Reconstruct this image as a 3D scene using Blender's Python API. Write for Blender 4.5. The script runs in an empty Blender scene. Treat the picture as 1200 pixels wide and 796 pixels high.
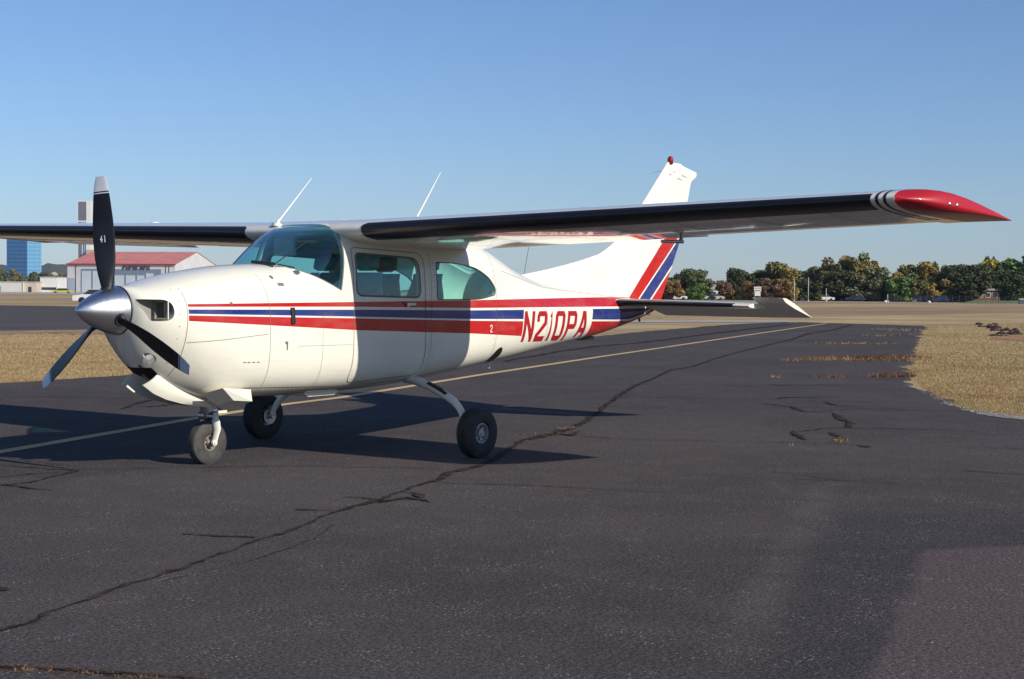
import bpy, bmesh, math, random
import numpy as np
from mathutils import Vector, Matrix
rnd = random.Random(7)
SC = bpy.context.scene
COL = SC.collection
PI = math.pi
# ---------------------------------------------------------------- camera
CAM = Vector((-7.0694, -9.6114, 1.3955)); FPX = 1823.0     # focal length in pixels of a 1200 wide picture
YAW, PITCH, ROLL = 0.66298, -0.030218, 0.0074124
_d = Vector((math.cos(YAW)*math.cos(PITCH), math.sin(YAW)*math.cos(PITCH), math.sin(PITCH)))
_r = _d.cross(Vector((0, 0, 1))).normalized(); _u = _r.cross(_d)
CR = _r*math.cos(ROLL)+_u*math.sin(ROLL); CU = -_r*math.sin(ROLL)+_u*math.cos(ROLL)
cd = bpy.data.cameras.new('camera'); cam = bpy.data.objects.new('camera', cd); COL.objects.link(cam)
cd.sensor_width = 36; cd.lens = FPX/1200*36; cd.clip_end = 20000; cd.clip_start = .1
M = Matrix((CR, CU, -_d)).transposed().to_4x4(); M.translation = CAM
cam.matrix_world = M; SC.camera = cam
# ---------------------------------------------------------------- light
SUN = Vector((-0.03, -1.84, 1.0)).normalized()
W = bpy.data.worlds.new('World'); SC.world = W; W.use_nodes = True
wt = W.node_tree; bgn = wt.nodes['Background']
sky = wt.nodes.new('ShaderNodeTexSky'); sky.sky_type = 'NISHITA'; sky.sun_disc = False
sky.sun_elevation = math.asin(SUN.z); sky.sun_rotation = math.atan2(SUN.x, SUN.y)
sky.altitude = 200; sky.air_density = 1.0; sky.dust_density = 0.3; sky.ozone_density = 4.5
tn = wt.nodes.new('ShaderNodeMix'); tn.data_type = 'RGBA'; tn.blend_type = 'MULTIPLY'; tn.inputs[0].default_value = 1; tn.inputs[7].default_value = (.80, .88, 1.05, 1)
wt.links.new(sky.outputs[0], tn.inputs[6]); wt.links.new(tn.outputs[2], bgn.inputs[0]); bgn.inputs[1].default_value = 0.109
sl = bpy.data.lights.new('sun', 'SUN'); sl.energy = 5.0; sl.angle = math.radians(.55); sl.color = (1, .93, .82)
so = bpy.data.objects.new('sun', sl); COL.objects.link(so); so.rotation_euler = SUN.to_track_quat('Z', 'Y').to_euler()
so.location = (0, 0, 30)
SC.view_settings.view_transform = 'Standard'; SC.view_settings.look = 'None'; SC.view_settings.gamma = 1
SC.view_settings.exposure = 0.0

# ---------------------------------------------------------------- helpers
def G(px, py, z=0.0):
    """ground point seen at a pixel of the photograph (1200 wide), world coordinates"""
    v = _d*FPX + CR*(px-600) - CU*(py-398)
    t = (z-CAM.z)/v.z
    return CAM + v*t
def FAR(px, depth, z=0.0):
    """point at a given depth along the view in the vertical plane of pixel column px"""
    v = _d*FPX + CR*(px-600); v.z = 0
    h = Vector((_d.x, _d.y, 0)).normalized()
    t = depth/(v.dot(h))
    p = CAM + v*t; p.z = z
    return p
def tag(o, label=None, cat=None, group=None, kind=None):
    if label: o['label'] = label
    if cat: o['category'] = cat
    if group: o['group'] = group
    if kind: o['kind'] = kind
    return o
def mesh(name, V, F, m=None, parent=None, smooth=False, off=None, sharp=None, raw=False):
    """V in aircraft coordinates (aft, port, up) unless raw"""
    me = bpy.data.meshes.new(name)
    if off is None: off = (0, 0, 0)
    if raw: vv = [(v[0]-off[0], v[1]-off[1], v[2]-off[2]) for v in V]
    else:
        vv = [(v[0]-off[0], -v[1]-off[1], v[2]-off[2]) for v in V]
    me.from_pydata(vv, [], F); me.update()
    bm = bmesh.new(); bm.from_mesh(me); bmesh.ops.recalc_face_normals(bm, faces=bm.faces[:]); bm.to_mesh(me); bm.free()
    if smooth: me.shade_smooth()
    if sharp: me.shade_smooth(); me.set_sharp_from_angle(angle=math.radians(sharp))
    if m: me.materials.append(m)
    o = bpy.data.objects.new(name, me); COL.objects.link(o)
    if parent: o.parent = parent
    return o
def empty(name, loc, rz=0):
    o = bpy.data.objects.new(name, None); COL.objects.link(o); o.location = loc; o.rotation_euler = (0, 0, rz)
    o.empty_display_size = .3
    return o
class MB:
    """collects raw geometry (world axes)"""
    def __init__(s): s.V = []; s.F = []
    def add(s, V, F):
        b = len(s.V); s.V += [tuple(v) for v in V]; s.F += [tuple(i+b for i in f) for f in F]; return s
    def box(s, x0, x1, y0, y1, z0, z1):
        return s.add([(x, y, z) for x in (x0, x1) for y in (y0, y1) for z in (z0, z1)],
                     [(0, 1, 3, 2), (4, 6, 7, 5), (0, 4, 5, 1), (2, 3, 7, 6), (0, 2, 6, 4), (1, 5, 7, 3)])
    def tube(s, P, R, n=12, cap=True, flat=None):
        P = [Vector(p) for p in P]; rings = []
        if not isinstance(R, (list, tuple)): R = [R]*len(P)
        ref = None
        for i, p in enumerate(P):
            t = (P[min(i+1, len(P)-1)]-P[max(i-1, 0)]).normalized()
            if ref is None:
                ref = Vector((0, 0, 1)) if abs(t.z) < .9 else Vector((1, 0, 0))
            a = (ref - t*ref.dot(t)).normalized(); b = t.cross(a); ref = a
            k = flat if flat else 1
            rings.append([p + a*math.cos(2*PI*j/n)*R[i] + b*math.sin(2*PI*j/n)*R[i]*k for j in range(n)])
        V = [v for r in rings for v in r]; F = []
        for i in range(len(P)-1):
            for j in range(n): F.append((i*n+j, i*n+(j+1) % n, (i+1)*n+(j+1) % n, (i+1)*n+j))
        if cap: F += [tuple(range(n)), tuple(range((len(P)-1)*n, len(P)*n))]
        return s.add(V, F)
    def lathe(s, prof, c, ax, n=32, cap=True):
        """prof: (distance along axis, radius)"""
        c = Vector(c); ax = Vector(ax).normalized()
        ref = Vector((0, 0, 1)) if abs(ax.z) < .9 else Vector((1, 0, 0))
        a = (ref-ax*ref.dot(ax)).normalized(); b = ax.cross(a); V = []; F = []
        for d, r in prof:
            for j in range(n): V.append(c+ax*d+(a*math.cos(2*PI*j/n)+b*math.sin(2*PI*j/n))*r)
        for i in range(len(prof)-1):
            for j in range(n): F.append((i*n+j, i*n+(j+1) % n, (i+1)*n+(j+1) % n, (i+1)*n+j))
        if cap: F += [tuple(range(n)), tuple(range((len(prof)-1)*n, len(prof)*n))]
        return s.add(V, F)
    def build(s, name, m, parent=None, smooth=False, sharp=None, off=None):
        if off is None: off = parent_off(parent)
        return mesh(name, s.V, s.F, m, parent, smooth, off, sharp, raw=True)
def parent_off(p):
    o = Vector((0, 0, 0))
    while p is not None: o += Vector(p.location); p = p.parent
    return tuple(o)
def interp(T, x):
    if x <= T[0][0]: return T[0][1]
    for a, b in zip(T, T[1:]):
        if x <= b[0]: return a[1]+(b[1]-a[1])*(x-a[0])/(b[0]-a[0])
    return T[-1][1]
def pchip(T):
    xs = [t[0] for t in T]; ys = [t[1] for t in T]; n = len(xs)
    h = [xs[i+1]-xs[i] for i in range(n-1)]; dl = [(ys[i+1]-ys[i])/h[i] for i in range(n-1)]
    m = [0]*n; m[0] = dl[0]; m[-1] = dl[-1]
    for i in range(1, n-1):
        if dl[i-1]*dl[i] <= 0: m[i] = 0
        else:
            w1 = 2*h[i]+h[i-1]; w2 = h[i]+2*h[i-1]; m[i] = (w1+w2)/(w1/dl[i-1]+w2/dl[i])
    def f(x):
        if x <= xs[0]: return ys[0]
        if x >= xs[-1]: return ys[-1]
        i = 0
        while x > xs[i+1]: i += 1
        t = (x-xs[i])/h[i]
        return (2*t**3-3*t*t+1)*ys[i]+(t**3-2*t*t+t)*h[i]*m[i]+(-2*t**3+3*t*t)*ys[i+1]+(t**3-t*t)*h[i]*m[i+1]
    return f
# ---- shader expression builder
class NB:
    def __init__(s, name):
        s.m = bpy.data.materials.new(name); s.m.use_nodes = True; s.t = s.m.node_tree; s.bsdf = s.t.nodes['Principled BSDF']
    def n(s, ty, **k):
        nd = s.t.nodes.new(ty)
        for a, b in k.items(): setattr(nd, a, b)
        return nd
    def put(s, sock, v):
        if isinstance(v, X): s.t.links.new(v.s, sock)
        elif isinstance(v, bpy.types.NodeSocket): s.t.links.new(v, sock)
        else: sock.default_value = v
    def math(s, op, a, b=0.0, c=None, clamp=False):
        nd = s.n('ShaderNodeMath', operation=op, use_clamp=clamp); s.put(nd.inputs[0], a); s.put(nd.inputs[1], b)
        if c is not None: s.put(nd.inputs[2], c)
        return X(s, nd.outputs[0])
    def coord(s, kind='Object'):
        return s.n('ShaderNodeTexCoord').outputs[kind]
    def xyz(s, v):
        nd = s.n('ShaderNodeSeparateXYZ'); s.put(nd.inputs[0], v); return [X(s, o) for o in nd.outputs]
    def mapping(s, v, sc=(1, 1, 1), rot=(0, 0, 0), loc=(0, 0, 0)):
        nd = s.n('ShaderNodeMapping'); s.put(nd.inputs[0], v); nd.inputs[1].default_value = loc
        nd.inputs[2].default_value = rot; nd.inputs[3].default_value = sc; return nd.outputs[0]
    def noise(s, v, sc, det=4, rough=.55, dist=0):
        nd = s.n('ShaderNodeTexNoise'); s.put(nd.inputs['Vector'], v); nd.inputs['Scale'].default_value = sc
        nd.inputs['Detail'].default_value = det; nd.inputs['Roughness'].default_value = rough; nd.inputs['Distortion'].default_value = dist
        return X(s, nd.outputs[0])
    def voro(s, v, sc, out='Distance', feat='F1'):
        nd = s.n('ShaderNodeTexVoronoi', feature=feat); s.put(nd.inputs['Vector'], v); nd.inputs['Scale'].default_value = sc
        return X(s, nd.outputs[out])
    def step(s, v, a, b):
        nd = s.n('ShaderNodeMapRange', clamp=True); nd.interpolation_type = 'SMOOTHSTEP'
        s.put(nd.inputs[0], v); nd.inputs[1].default_value = a; nd.inputs[2].default_value = b; return X(s, nd.outputs[0])
    def mix(s, f, a, b, mode='MIX'):
        nd = s.n('ShaderNodeMix', data_type='RGBA', blend_type=mode); s.put(nd.inputs[0], f)
        for k, v in ((6, a), (7, b)):
            if isinstance(v, tuple) and len(v) == 3: v = v+(1,)
            s.put(nd.inputs[k], v)
        return X(s, nd.outputs[2])
    def bump(s, h, strength=.3, dist=.01):
        nd = s.n('ShaderNodeBump'); s.put(nd.inputs['Height'], h); nd.inputs['Strength'].default_value = strength
        nd.inputs['Distance'].default_value = dist; s.t.links.new(nd.outputs[0], s.bsdf.inputs['Normal'])
    def pw(s, x, pts):
        """piecewise linear function of x"""
        r = None; prev = 0
        for (x0, y0), (x1, y1) in zip(pts, pts[1:]):
            k = (y1-y0)/(x1-x0)
            if r is None: r = (x-x0)*k + y0
            elif abs(k-prev) > 1e-6: r = r + s.math('MAXIMUM', x-x0, 0.0)*(k-prev)
            prev = k
        return r
    def set(s, **k):
        names = dict(color='Base Color', rough='Roughness', metal='Metallic', coat='Coat Weight', spec='Specular IOR Level', coatr='Coat Roughness', alpha='Alpha', sheen='Sheen Weight')
        for a, v in k.items():
            if isinstance(v, tuple) and len(v) == 3: v = v+(1,)
            s.put(s.bsdf.inputs[names[a]], v)
        return s.m
class X:
    def __init__(s, nb, sock): s.nb = nb; s.s = sock
    def __add__(a, b): return a.nb.math('ADD', a, b)
    def __radd__(a, b): return a.nb.math('ADD', a, b)
    def __sub__(a, b): return a.nb.math('SUBTRACT', a, b)
    def __rsub__(a, b): return a.nb.math('SUBTRACT', b, a)
    def __mul__(a, b): return a.nb.math('MULTIPLY', a, b)
    def __rmul__(a, b): return a.nb.math('MULTIPLY', a, b)
    def __gt__(a, b): return a.nb.math('GREATER_THAN', a, b)
    def __lt__(a, b): return a.nb.math('LESS_THAN', a, b)

def simple(name, c, rough=.5, metal=0, coat=0, var=.12, sc=6, bump=0, spec=.5):
    b = NB(name); co = b.coord()
    n1 = b.noise(co, sc, 5)
    f = b.step(n1, .3, .7)
    lo = tuple(x*(1-var) for x in c); hi = tuple(min(1, x*(1+var*.5)) for x in c)
    b.set(color=b.mix(f, lo, hi), rough=rough, metal=metal, coat=coat, spec=spec)
    if bump: b.bump(b.noise(co, sc*8, 4), bump, .01)
    return b.m

RED = (.46, .011, .014); BLUE = (.016, .034, .18); WHITE = (.80, .772, .655)
ROOT = Vector((3.0, 0, 0))
def paint_base(b, co, col, rough=.16, dirt=True, wave=.02):
    if dirt:
        n = b.noise(co, 2.2, 6, .6); streak = b.noise(b.mapping(co, (1.5, 14, 9)), 2.0, 4)
        f = b.step(n*.6+streak*.4, .42, .75)
        col = b.mix(f*.17, col, (.42, .37, .28))
    b.set(color=col, rough=rough, coat=.25, coatr=.08, spec=.35)
    if wave: b.bump(b.noise(co, 2.4, 2, .4), wave, .05)
    return b.m
M_white = (lambda b: paint_base(b, b.coord(), WHITE))(NB('white_aircraft_paint'))
# fuselage: white with the three trim stripes
def fuselage_material():
    b = NB('fuselage_paint'); co = b.coord(); x, y, z = b.xyz(co); x = x + ROOT.x
    e = {}
    tabs = dict(
        r1t=[(.6, 1.288), (2.33, 1.306), (3.93, 1.322), (5, 1.335), (6.8, 1.355), (8.2, 1.36)],
        r1b=[(.6, 1.269), (2.33, 1.267), (3.93, 1.251), (6.8, 1.253), (8.2, 1.255)],
        bt=[(.6, 1.249), (2.33, 1.242), (3.93, 1.229), (6.8, 1.230), (8.2, 1.235)],
        bb=[(.6, 1.218), (2.33, 1.185), (3.93, 1.150), (5.05, 1.137), (6.8, 1.112), (7.15, 1.115), (7.45, 1.165), (7.7, 1.27)],
        r2t=[(.6, 1.205), (2.33, 1.171), (3.93, 1.134), (5.05, 1.115), (6.8, 1.094), (7.17, 1.097), (7.48, 1.148), (7.75, 1.26)],
        r2b=[(.6, 1.167), (1.3, 1.130), (2.385, 1.071), (3.94, 1.017), (4.82, .975), (6.05, .92), (6.4, .5)])
    for k, t in tabs.items(): e[k] = b.pw(x, t)
    start = x > .71
    gap = (x > ((z-.975)*.12+4.82)) * (x < ((z-.92)*.15+6.235))      # the registration stands in this gap
    red1 = (z < e['r1t'])*(z > e['r1b'])*start
    ng = 1.0-gap
    blue = (z < e['bt'])*(z > e['bb'])*start*ng
    red2 = (z < e['r2t'])*(z > e['r2b'])*start*ng
    n = b.noise(co, 30, 3)
    c = b.mix(red1, WHITE, RED); c = b.mix(red2, c, RED); c = b.mix(blue, c, BLUE)
    # oily grime low on the belly
    g = b.step((z*-1.0)+.0+b.noise(b.mapping(co, (1.2, 3, 5)), 2.5, 5)*.18, -.60, -.45)
    c = b.mix(g*.35, c, (.30, .25, .18))
    sv = b.voro(co, 26, 'Distance'); sm = b.noise(b.mapping(co, loc=(2, 5, 1)), 2.0, 4, .7)
    c = b.mix((1.0-b.step(sv, .05, .085))*b.step(sm, .52, .66)*.8, c, (.16, .10, .06))
    st = b.step(b.noise(b.mapping(co, (.9, 9, 16)), 1.6, 4, .6), .55, .8)*b.step(z*-1.0, -.95, -.6)
    c = b.mix(st*.22, c, (.25, .2, .14))
    return paint_base(b, co, c, .17, True, .05)
M_fus = fuselage_material()
M_red = (lambda b: paint_base(b, b.coord(), (.40, .010, .018), .42, False))(NB('red_paint'))
M_blue = (lambda b: paint_base(b, b.coord(), BLUE, .22, False))(NB('blue_paint'))
def fin_material():
    b = NB('fin_paint'); co = b.coord(); x, y, z = b.xyz(co); x = x+ROOT.x
    s = x-(z-1.35)*(1/.846)
    low = z < 2.26
    c = b.mix(((x-(z-1.35)*(1/.95)) > 7.322)*(s < 7.53)*low, WHITE, RED)
    c = b.mix((s > 7.56)*(s < 7.785)*low, c, BLUE)
    c = b.mix((s > 7.82)*low, c, RED)
    return paint_base(b, co, c, .17, True, .02)
M_fin = fin_material()
M_boot = simple('black_rubber_boot', (.012, .012, .016), .28, var=.3, sc=4, spec=.5)
M_black = simple('matte_black', (.012, .012, .013), .5, var=.2)
M_well = simple('wheel_well_grime', (.10, .09, .08), .7, var=.4)
M_tyre = simple('tyre_rubber', (.028, .027, .027), .75, var=.35, sc=14, bump=.15)
M_tyre2 = simple('dusty_tyre_rubber', (.060, .057, .054), .8, var=.35, sc=14, bump=.15)
M_metal = simple('bare_metal', (.5, .5, .5), .35, 1, var=.25, sc=12)
M_hub = simple('wheel_hub_metal', (.42, .42, .42), .45, .6, var=.3, sc=20)
M_dirtyhub = simple('dirty_hub_metal', (.30, .26, .2), .6, .3, var=.5, sc=20)
M_prop = simple('propeller_black', (.012, .013, .018), .42, var=.3, sc=5, spec=.25)
M_tip = simple('propeller_tip_grey', (.62, .64, .68), .35, var=.1)
M_vinyl = simple('seat_upholstery', (.26, .32, .36), .8, var=.2, sc=20)
M_cabin = simple('cabin_lining', (.80, .77, .66), .8, var=.1)
M_dash = simple('glareshield', (.02, .02, .022), .7)
M_seam = simple('panel_gap', (.16, .15, .13), .7)
M_redlamp = simple('red_lens', (.35, .01, .015), .15)
def spinner_mat():
    b = NB('spinner_metal'); co = b.coord()
    n = b.noise(b.mapping(co, (60, 6, 6)), 3, 3)
    b.set(color=(.72, .73, .75), metal=1.0, rough=b.step(n, 0, 1)*.12+.26)
    b.bump(n, .04, .003)
    return b.m
M_spin = spinner_mat()
def glass(name, tint, refl=1.0):
    m = bpy.data.materials.new(name); m.use_nodes = True; t = m.node_tree; t.nodes.clear()
    o = t.nodes.new('ShaderNodeOutputMaterial'); mx = t.nodes.new('ShaderNodeMixShader')
    tr = t.nodes.new('ShaderNodeBsdfTransparent'); gl = t.nodes.new('ShaderNodeBsdfGlossy'); fr = t.nodes.new('ShaderNodeFresnel')
    tr.inputs[0].default_value = tint+(1,); gl.inputs['Roughness'].default_value = .02; fr.inputs[0].default_value = 1.5
    gl.inputs[0].default_value = (1, 1, 1, 1)
    mm = t.nodes.new('ShaderNodeMath'); mm.operation = 'MULTIPLY'; mm.inputs[1].default_value = refl; mm.use_clamp = True
    ge = t.nodes.new('ShaderNodeNewGeometry'); io = t.nodes.new('ShaderNodeMath'); io.operation = 'MULTIPLY_ADD'; io.inputs[1].default_value = 1/1.5-1.5; io.inputs[2].default_value = 1.5
    t.links.new(ge.outputs['Backfacing'], io.inputs[0]); t.links.new(io.outputs[0], fr.inputs[0])
    t.links.new(fr.outputs[0], mm.inputs[0]); t.links.new(mm.outputs[0], mx.inputs[0])
    t.links.new(tr.outputs[0], mx.inputs[1]); t.links.new(gl.outputs[0], mx.inputs[2]); t.links.new(mx.outputs[0], o.inputs[0])
    return m
M_glass = glass('tinted_window', (.76, .96, .94), 1.0)      # two surfaces per pane
M_wind = glass('tinted_windshield', (.70, .91, .93), 1.3)

# ================================================================ AIRCRAFT
air = empty('airplane', ROOT)
tag(air, 'white high-wing single-engine airplane with red and blue stripes and a three-blade propeller', 'airplane')
RO = tuple(ROOT)
def A(name, V, F, m, parent=air, smooth=False, sharp=None):
    return mesh(name, V, F, m, parent, smooth, RO, sharp)
# --- fuselage section functions (x aft of the spinner tip)
zt = pchip([(.375, 1.405), (.40, 1.418), (.49, 1.43), (.64, 1.468), (.89, 1.525), (1.15, 1.568), (1.39, 1.597), (1.6, 1.612), (1.735, 1.617), (1.80, 1.668), (2.0, 1.812), (2.2, 1.925), (2.32, 1.968), (2.45, 1.982),
            (3.8, 1.985), (4.05, 1.955), (4.3, 1.893), (5.32, 1.558), (6.0, 1.47), (6.6, 1.41), (7.2, 1.365), (7.93, 1.27)])
zb = pchip([(.375, 1.06), (.40, 1.0), (.50, .835), (.6, .735), (.75, .645), (.99, .560), (1.15, .53), (1.6, .528), (2.2, .53), (2.6, .537), (3.0, .553), (3.7, .62), (4.3, .68), (4.87, .735), (5.4, .80), (6.0, .875), (6.53, .935), (6.85, .985), (7.7, 1.165), (7.93, 1.24)])
hw = pchip([(.375, .185), (.385, .225), (.40, .26), (.44, .31), (.5, .355), (.6, .40), (.75, .44), (1.0, .475), (1.5, .515), (2.0, .548), (2.4, .56), (3.5, .56), (3.9, .55), (4.3, .515), (5.0, .43), (5.6, .345), (6.2, .27), (6.9, .19), (7.5, .12), (7.8, .075), (7.93, .03)])
zm = pchip([(.375, 1.235), (.5, 1.21), (.8, 1.17), (1.5, 1.10), (2.3, 1.08), (3.8, 1.10), (5.0, 1.14), (6.2, 1.17), (7.2, 1.21), (7.93, 1.255)])
nu = pchip([(.375, 2.0), (.6, 2.3), (1.5, 2.5), (1.74, 2.6), (2.3, 4.0), (3.8, 4.0), (4.3, 3.2), (5.0, 2.5), (6.0, 2.2), (7.93, 2.0)])
nl = pchip([(.375, 2.0), (.45, 1.7), (.6, 1.75), (.9, 2.3), (1.25, 3.0), (2.0, 3.4), (3.8, 3.3), (5.0, 2.8), (7.0, 2.3), (7.93, 2.0)])
def section(x, n=96, inset=0.0):
    w = hw(x)-inset; t = zt(x)-inset; b_ = zb(x)+inset; m_ = zm(x); U = nu(x); L_ = nl(x); out = []
    for k in range(n):
        a = 2*PI*(k+.5)/n; c, s = math.cos(a), math.sin(a)
        e = U if s >= 0 else L_; hgt = (t-m_) if s >= 0 else (m_-b_)
        rr = (abs(c)**e+abs(s)**e)**(-1.0/e)
        out.append((x, w*c*rr, m_+hgt*s*rr))
    return out
def surf_p(x, z, off=0.0):
    """half width of the fuselage at height z"""
    m_ = zm(x); t = zt(x); b_ = zb(x)
    if z >= m_: q = min(.9999, (z-m_)/(t-m_)); e = nu(x)
    else: q = min(.9999, (m_-z)/(m_-b_)); e = nl(x)
    return hw(x)*(1-q**e)**(1/e)+off
def loft_sections(secs, cap=True):
    n = len(secs[0]); V = [v for s in secs for v in s]; F = []
    for i in range(len(secs)-1):
        for j in range(n): F.append((i*n+j, i*n+(j+1) % n, (i+1)*n+(j+1) % n, (i+1)*n+j))
    if cap: F += [tuple(range(n)), tuple(range((len(secs)-1)*n, len(secs)*n))]
    return V, F
def frange(a, b, s):
    n = max(1, int(round((b-a)/s))); return [a+(b-a)*i/n for i in range(n+1)]
xs = [.375, .379, .385, .392, .40, .41, .42, .44]+frange(.47, 7.9, .055)+[7.93]
def temp(V, F):
    return mesh('work_solid', V, F)
def boolean(o, cutter, op='DIFFERENCE', keep=False):
    md = o.modifiers.new('b', 'BOOLEAN'); md.operation = op; md.object = cutter; md.solver = 'EXACT'
    dg = bpy.context.evaluated_depsgraph_get(); dg.update()
    me = bpy.data.meshes.new_from_object(o.evaluated_get(dg)); o.modifiers.clear()
    old = o.data; o.data = me; bpy.data.meshes.remove(old)
    if not keep: bpy.data.objects.remove(cutter, do_unlink=True)
def round_poly(P, r, k=5):
    out = []
    n = len(P); P = [Vector(p) for p in P]
    for i in range(n):
        a, b, c = P[i-1], P[i], P[(i+1) % n]
        rr = r[i] if isinstance(r, (list, tuple)) else r
        if rr <= 0: out.append(tuple(b)); continue
        u = (a-b); v = (c-b); d = min(rr, u.length*.48, v.length*.48); u = b+u.normalized()*d; v = b+v.normalized()*d
        for j in range(k+1):
            t = j/k; out.append(tuple((1-t)**2*u+2*t*(1-t)*b+t*t*v))
    return out
def prism(P, p0, p1):
    n = len(P)
    V = [(x, p0, z) for x, z in P]+[(x, p1, z) for x, z in P]
    F = [tuple(range(n)), tuple(range(n, 2*n))]+[(i, (i+1) % n, n+(i+1) % n, n+i) for i in range(n)]
    return V, F
def grow(P, g):
    c = Vector((sum(p[0] for p in P)/len(P), sum(p[1] for p in P)/len(P)))
    return [tuple(Vector(p)+(Vector(p)-c).normalized()*g) for p in P]
WIND = [(1.15, 1.66), (1.55, 1.632), (1.72, 1.612), (1.80, 1.585), (1.90, 1.545), (2.06, 1.478), (2.225, 1.405), (2.27, 1.62), (2.305, 1.83), (2.315, 1.957), (2.315, 2.4), (1.15, 2.4)]
DOORW = round_poly([(2.425, 1.712), (3.19, 1.682), (3.205, 1.350), (2.415, 1.366)], [.05, .09, .07, .07])
REARW = round_poly([(3.44, 1.658), (3.72, 1.655), (4.04, 1.612), (4.25, 1.525), (4.335, 1.43), (4.325, 1.374), (4.08, 1.335), (3.44, 1.328)], [.03, .2, .2, .1, .04, .03, .2, .03])
fus_V, fus_F = loft_sections([section(x) for x in xs])
fus = temp(fus_V, fus_F)
cab = temp(*loft_sections([section(x, 64, .032) for x in frange(1.62, 5.12, .08)]))
boolean(fus, cab)
boolean(fus, temp(*prism(WIND, -1, 1)))
for s in (1, -1):
    boolean(fus, temp(*prism(DOORW, s*.2, s*1)))
    boolean(fus, temp(*prism(REARW, s*.2, s*1)))
INL = round_poly([(.365, 1.325), (.598, 1.322), (.600, 1.162), (.445, 1.160)], [.012, .10, .10, .02])
for s in (1, -1): boolean(fus, temp(*prism(INL, s*.20, s*.8)))
REARTOP = round_poly([(4.24, -.34), (4.24, .34), (4.92, .27), (4.92, -.27)], .06)
def vprism(P, z0, z1):
    V, F = prism(P, z0, z1); return [(a, c, b) for a, b, c in V], F
boolean(fus, temp(*vprism(REARTOP, 1.45, 2.3)))
def well_box(x0, x1, hwid, z0, z1):
    V = [(x, p, z) for x in (x0, x1) for p in (-hwid, hwid) for z in (z0, z1)]
    return V, [(0, 1, 3, 2), (4, 6, 7, 5), (0, 4, 5, 1), (2, 3, 7, 6), (0, 2, 6, 4), (1, 5, 7, 3)]
boolean(fus, temp(*well_box(.50, 1.24, .15, .2, .80)))
# round cooler outlet low on the port cowl
mb = MB(); mb.lathe([(-.02, .058), (.30, .058)], (.52, -.17, .865), (-.10, -.90, -.30), 28)
boolean(fus, mesh('work_solid', mb.V, mb.F, raw=True))
fus.name = 'fuselage'; fus.data.name = 'fuselage'
me = fus.data
for v in me.vertices: v.co.x -= ROOT.x
fus.parent = air
me.materials.clear(); me.materials.append(M_fus); me.materials.append(M_cabin); me.materials.append(M_well); me.materials.append(simple('inlet_shade_grey', (.30, .29, .26), .6))  # grey on the inlet walls is shade painted over white skin
for p in me.polygons:
    c = p.center+ROOT; cp = abs(c.y); mi = 0
    if 1.6 < c.x < 5.13:
        hwx = surf_p(min(c.x, 5.12), c.z) if zb(c.x)+.02 < c.z < zt(c.x)-.02 else 0
        if (cp < hwx-.02): mi = 1
    if .46 < c.x < 1.25 and cp < .151 and c.z < .81 and c.z > zb(c.x)+.015: mi = 2
    if .37 < c.x < .63 and 1.155 < c.z < 1.33 and .19 < cp < surf_p(c.x, c.z)-.004: mi = 3
    p.material_index = mi
me.shade_smooth(); me.set_sharp_from_angle(angle=math.radians(32))
# --- panes: a thin shell of the same surface cut to each opening
shell = temp(*loft_sections([section(x, 96, .004) for x in frange(1.3, 5.2, .055)]))
boolean(shell, temp(*loft_sections([section(x, 96, .009) for x in frange(1.25, 5.3, .055)])))
def pane(name, poly, p0, p1, m, vert=False):
    o = bpy.data.objects.new(name, shell.data.copy()); COL.objects.link(o)
    boolean(o, temp(*(vprism if vert else prism)(poly, p0, p1)), 'INTERSECT')
    for v in o.data.vertices: v.co.x -= ROOT.x
    o.data.materials.clear(); o.data.materials.append(m); o.data.shade_smooth(); o.data.set_sharp_from_angle(angle=math.radians(40)); o.parent = air
    o.data.name = name
    return o
pane('windshield', [(x, z) for x, z in WIND], -1, 1, M_wind)
pane('rear_window', REARTOP, 1.45, 2.3, M_glass, True)
winport = []
for s in (1, -1):
    winport.append(pane('window', DOORW, s*.25, s*1, M_glass)); winport.append(pane('window', REARW, s*.25, s*1, M_glass))
bpy.data.objects.remove(shell, do_unlink=True)
# --- thin surface ribbons (seams, gaskets, hinges) that follow the skin
def ribbon(P, wdt, s, off=.0018, closed=False):
    Q = []
    PP = P+[P[0]] if closed else P
    for a, b in zip(PP, PP[1:]):
        L = math.hypot(b[0]-a[0], b[1]-a[1]); n = max(1, int(L/.04))
        for i in range(n): Q.append((a[0]+(b[0]-a[0])*i/n, a[1]+(b[1]-a[1])*i/n))
    if not closed: Q.append(P[-1])
    V = []; F = []; n = len(Q)
    for i, q in enumerate(Q):
        a = Q[(i-1) % n] if (closed or i > 0) else q; b = Q[(i+1) % n] if (closed or i < n-1) else q
        t = Vector((b[0]-a[0], b[1]-a[1])).normalized(); nrm = Vector((-t.y, t.x))
        for k in (-.5, .5):
            x, z = q[0]+nrm.x*wdt*k, q[1]+nrm.y*wdt*k
            V.append((x, s*surf_p(x, z, off), z))
    for i in range(n if closed else n-1):
        j = (i+1) % n; F.append((2*i, 2*i+1, 2*j+1, 2*j))
    return V, F
def ribbons(name, L, m, parent=air, off=.0018):
    V = []; F = []
    for P, w, s, cl in L:
        v, f = ribbon(P, w, s, off, cl); b = len(V); V += v; F += [tuple(i+b for i in q) for q in f]
    return A(name, V, F, m, parent, True)
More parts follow.
